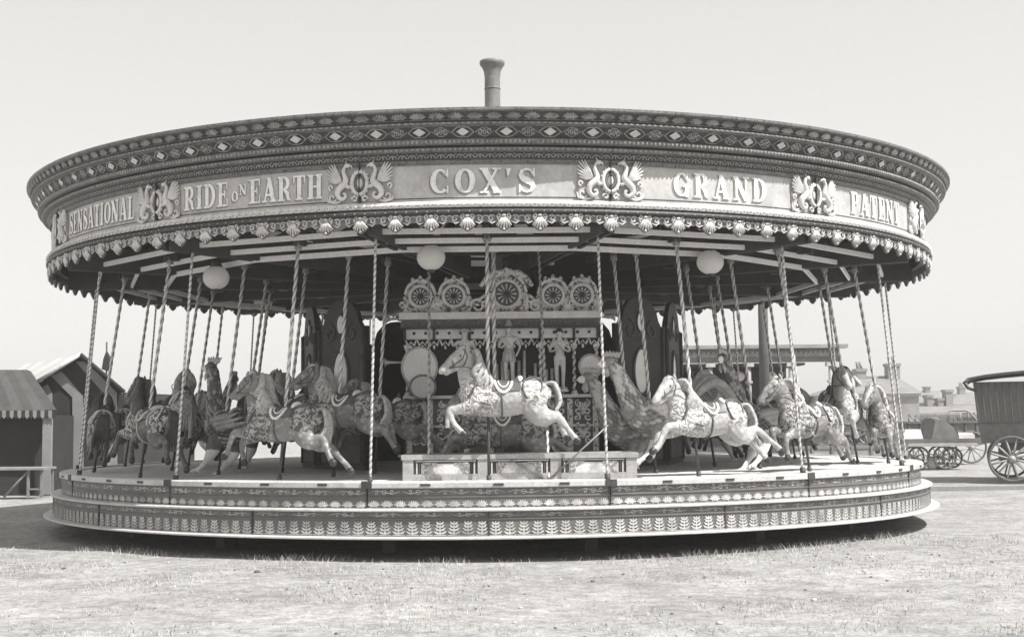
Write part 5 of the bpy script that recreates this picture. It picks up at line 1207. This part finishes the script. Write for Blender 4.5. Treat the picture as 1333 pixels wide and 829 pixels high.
# showman's living wagon at the right edge
Yw = 8.0; o0 = at(1320, 627, Yw); lw = thing('living_wagon', "showman's living wagon with ribbed sides flaring up to a curved roof, at the right edge", 'wagon', (o0.x-.10, Yw, 0), (0, 0, R_(-20))); O = lw.location.copy()
L2 = lambda px, py: at(px, py, Yw)-O
zt = L2(1262, 497).z; zm = L2(1275, 550).z; zb = L2(1280, 577).z
xt, xm, xb_ = L2(1269, 500).x, L2(1275, 545).x, L2(1280, 577).x; Lw = 3.4
mb = MB()
def slab(x0, z0, x1, z1, y0, y1, mi):
    mb.add([(x0, y0, z0), (Lw-x0*0+(.0), y0, z0), (Lw, y0, z1), (x1, y0, z1), (x0, y1, z0), (Lw, y1, z0), (Lw, y1, z1), (x1, y1, z1)], [(3, 2, 1, 0), (4, 5, 6, 7), (0, 1, 5, 4), (1, 2, 6, 5), (2, 3, 7, 6), (3, 0, 4, 7)], mi)
slab(xm, zm, xt, zt, 0, 2.1, 0); slab(xb_, zb, xm, zm-.003, .05, 2.05, 1)
for i in range(26):
    x = xt+.03+i*.135; xb2 = xm+.03+i*.13; mb.tube([(x, -.005, zt-.01), (xb2, -.005, zm+.01)], .018, 5, 2)
mb.build('body', [mat('wagon boards', .13, .65, .2, 3, coord='world'), mat('wagon skirt', .16, .8, .35, 5, coord='world', bump=.7, bscale=25), mat('wagon ribs', .21, .6, .2, 4, coord='world')], lw)
mb = MB(); P = []
for i in range(13):
    t_ = i/12; P.append((-.10+ (xt-.0)+(Lw-xt+.2)*t_, zt+.03+.16*math.sin(PI*t_)**.7))
ol = [(p[0], p[1]+.05) for p in P]+[(p[0], p[1]-.0) for p in P[::-1]]
mb.plate(ol, -.35, 2.4, 0, lambda p: Vector((p.x, p.z, p.y)))
mb.tube([(xt-.08, -.33, zt+.05), (xt-.17, -.33, zt-.02), (xt-.10, -.33, zt-.12), (xt+.04, -.2, zt-.18)], [.03, .035, .035, .025], 8, 0)
mb.tube([(xt-.10, -.3, zt+.04), (xt-.10, 2.3, zt+.04)], .035, 8, 0)
mb.build('roof', mat('wagon roof', .07, .7, .25, 3, coord='world'), lw)
for x, y in ((L2(1298, 600).x+.30, -.12), (L2(1298, 600).x+2.4, -.12), (L2(1298, 600).x+.30, 2.1), (L2(1298, 600).x+2.4, 2.1)):
    mb = MB(); wheel(mb, (x, y, .46), .44, .07, 12); mb.build('wheel', [cartm, cartl], lw)
mb = MB(); mb.box((1.5, 1, zb-.08), (3.2, 1.7, .14), 0); mb.tube([(-.06, -.1, .46), (-.06, 2.1, .46)], .04, 8, 0); mb.tube([(2.05, -.1, .46), (2.05, 2.1, .46)], .04, 8, 0); mb.box((-.06, 1, .55), (.2, 1.6, .3), 0); mb.box((2.05, 1, .55), (.2, 1.6, .3), 0); mb.build('undercarriage', cartm, lw)

# ------------------------------------------------------------------ grass stubble in front
mb = MB(); r3 = random.Random(3)
for i in range(60000):
    x = r3.uniform(-7.5, 8.5); y = r3.uniform(-12.6, -3.5)
    rr = math.hypot(x, y)
    if rr < 5.7: continue
    dens = noise.noise(Vector((x*.8, y*.8, 9)))
    dens += .5*noise.noise(Vector((x*2.6, y*2.6, 4)))
    if dens < -.02 and r3.random() < .88: continue
    h = r3.uniform(.012, .035)*(1+.8*max(0, dens)) * (1.9 if rr < 6.25 else 1); a = r3.uniform(0, PI); wv = .0025+.002*r3.random(); lx, ly = r3.uniform(-.5, .5)*h*1.6, r3.uniform(-.5, .5)*h*1.6
    z = gz(x, y)-.002
    mb.add([(x-wv*math.cos(a), y-wv*math.sin(a), z), (x+wv*math.cos(a), y+wv*math.sin(a), z), (x+lx, y+ly, z+h)], [(0, 1, 2)], 0 if r3.random() < .6 else 1)
me = bpy.data.meshes.new('grass'); me.from_pydata(mb.v, [], mb.f); me.materials.append(mat('dry grass', .46, .8, .2, 3, coord='world')); me.materials.append(mat('green grass', .29, .8, .2, 3, coord='world')); me.polygons.foreach_set('material_index', mb.m)
o = link('grass', me); o['kind'] = 'stuff'
mb = MB()
for i in range(420):
    x = r3.uniform(-7.5, 8.5); y = r3.uniform(-13.5, -5.5)
    if math.hypot(x, y) < 6.1: continue
    q = r3.uniform(.006, .018) if r3.random() < .93 else r3.uniform(.02, .035); mb.ball((x, y, gz(x, y)+q*.2), q, 5, 0 if r3.random() < .6 else 1, (1, r3.uniform(.6, 1.3), .55))
o = mb.build('pebbles', [mat('dark clod', .12, .9, .3, 6, coord='world'), mat('pale stone', .45, .9, .3, 6, coord='world')]); o['kind'] = 'stuff'

# ------------------------------------------------------------------ air
mb = MB(); mb.box((0, 60, 20), (500, 240, 44)); hz = bpy.data.materials.new('haze'); hz.use_nodes = True; N = hz.node_tree.nodes; N.remove(N['Principled BSDF'])
pv = N.new('ShaderNodeVolumePrincipled'); pv.inputs['Color'].default_value = (.95, .94, .92, 1); pv.inputs['Density'].default_value = .0020; pv.inputs['Anisotropy'].default_value = .2
hz.node_tree.links.new(pv.outputs[0], N['Material Output'].inputs['Volume'])
o = mb.build('haze', hz); o['kind'] = 'stuff'
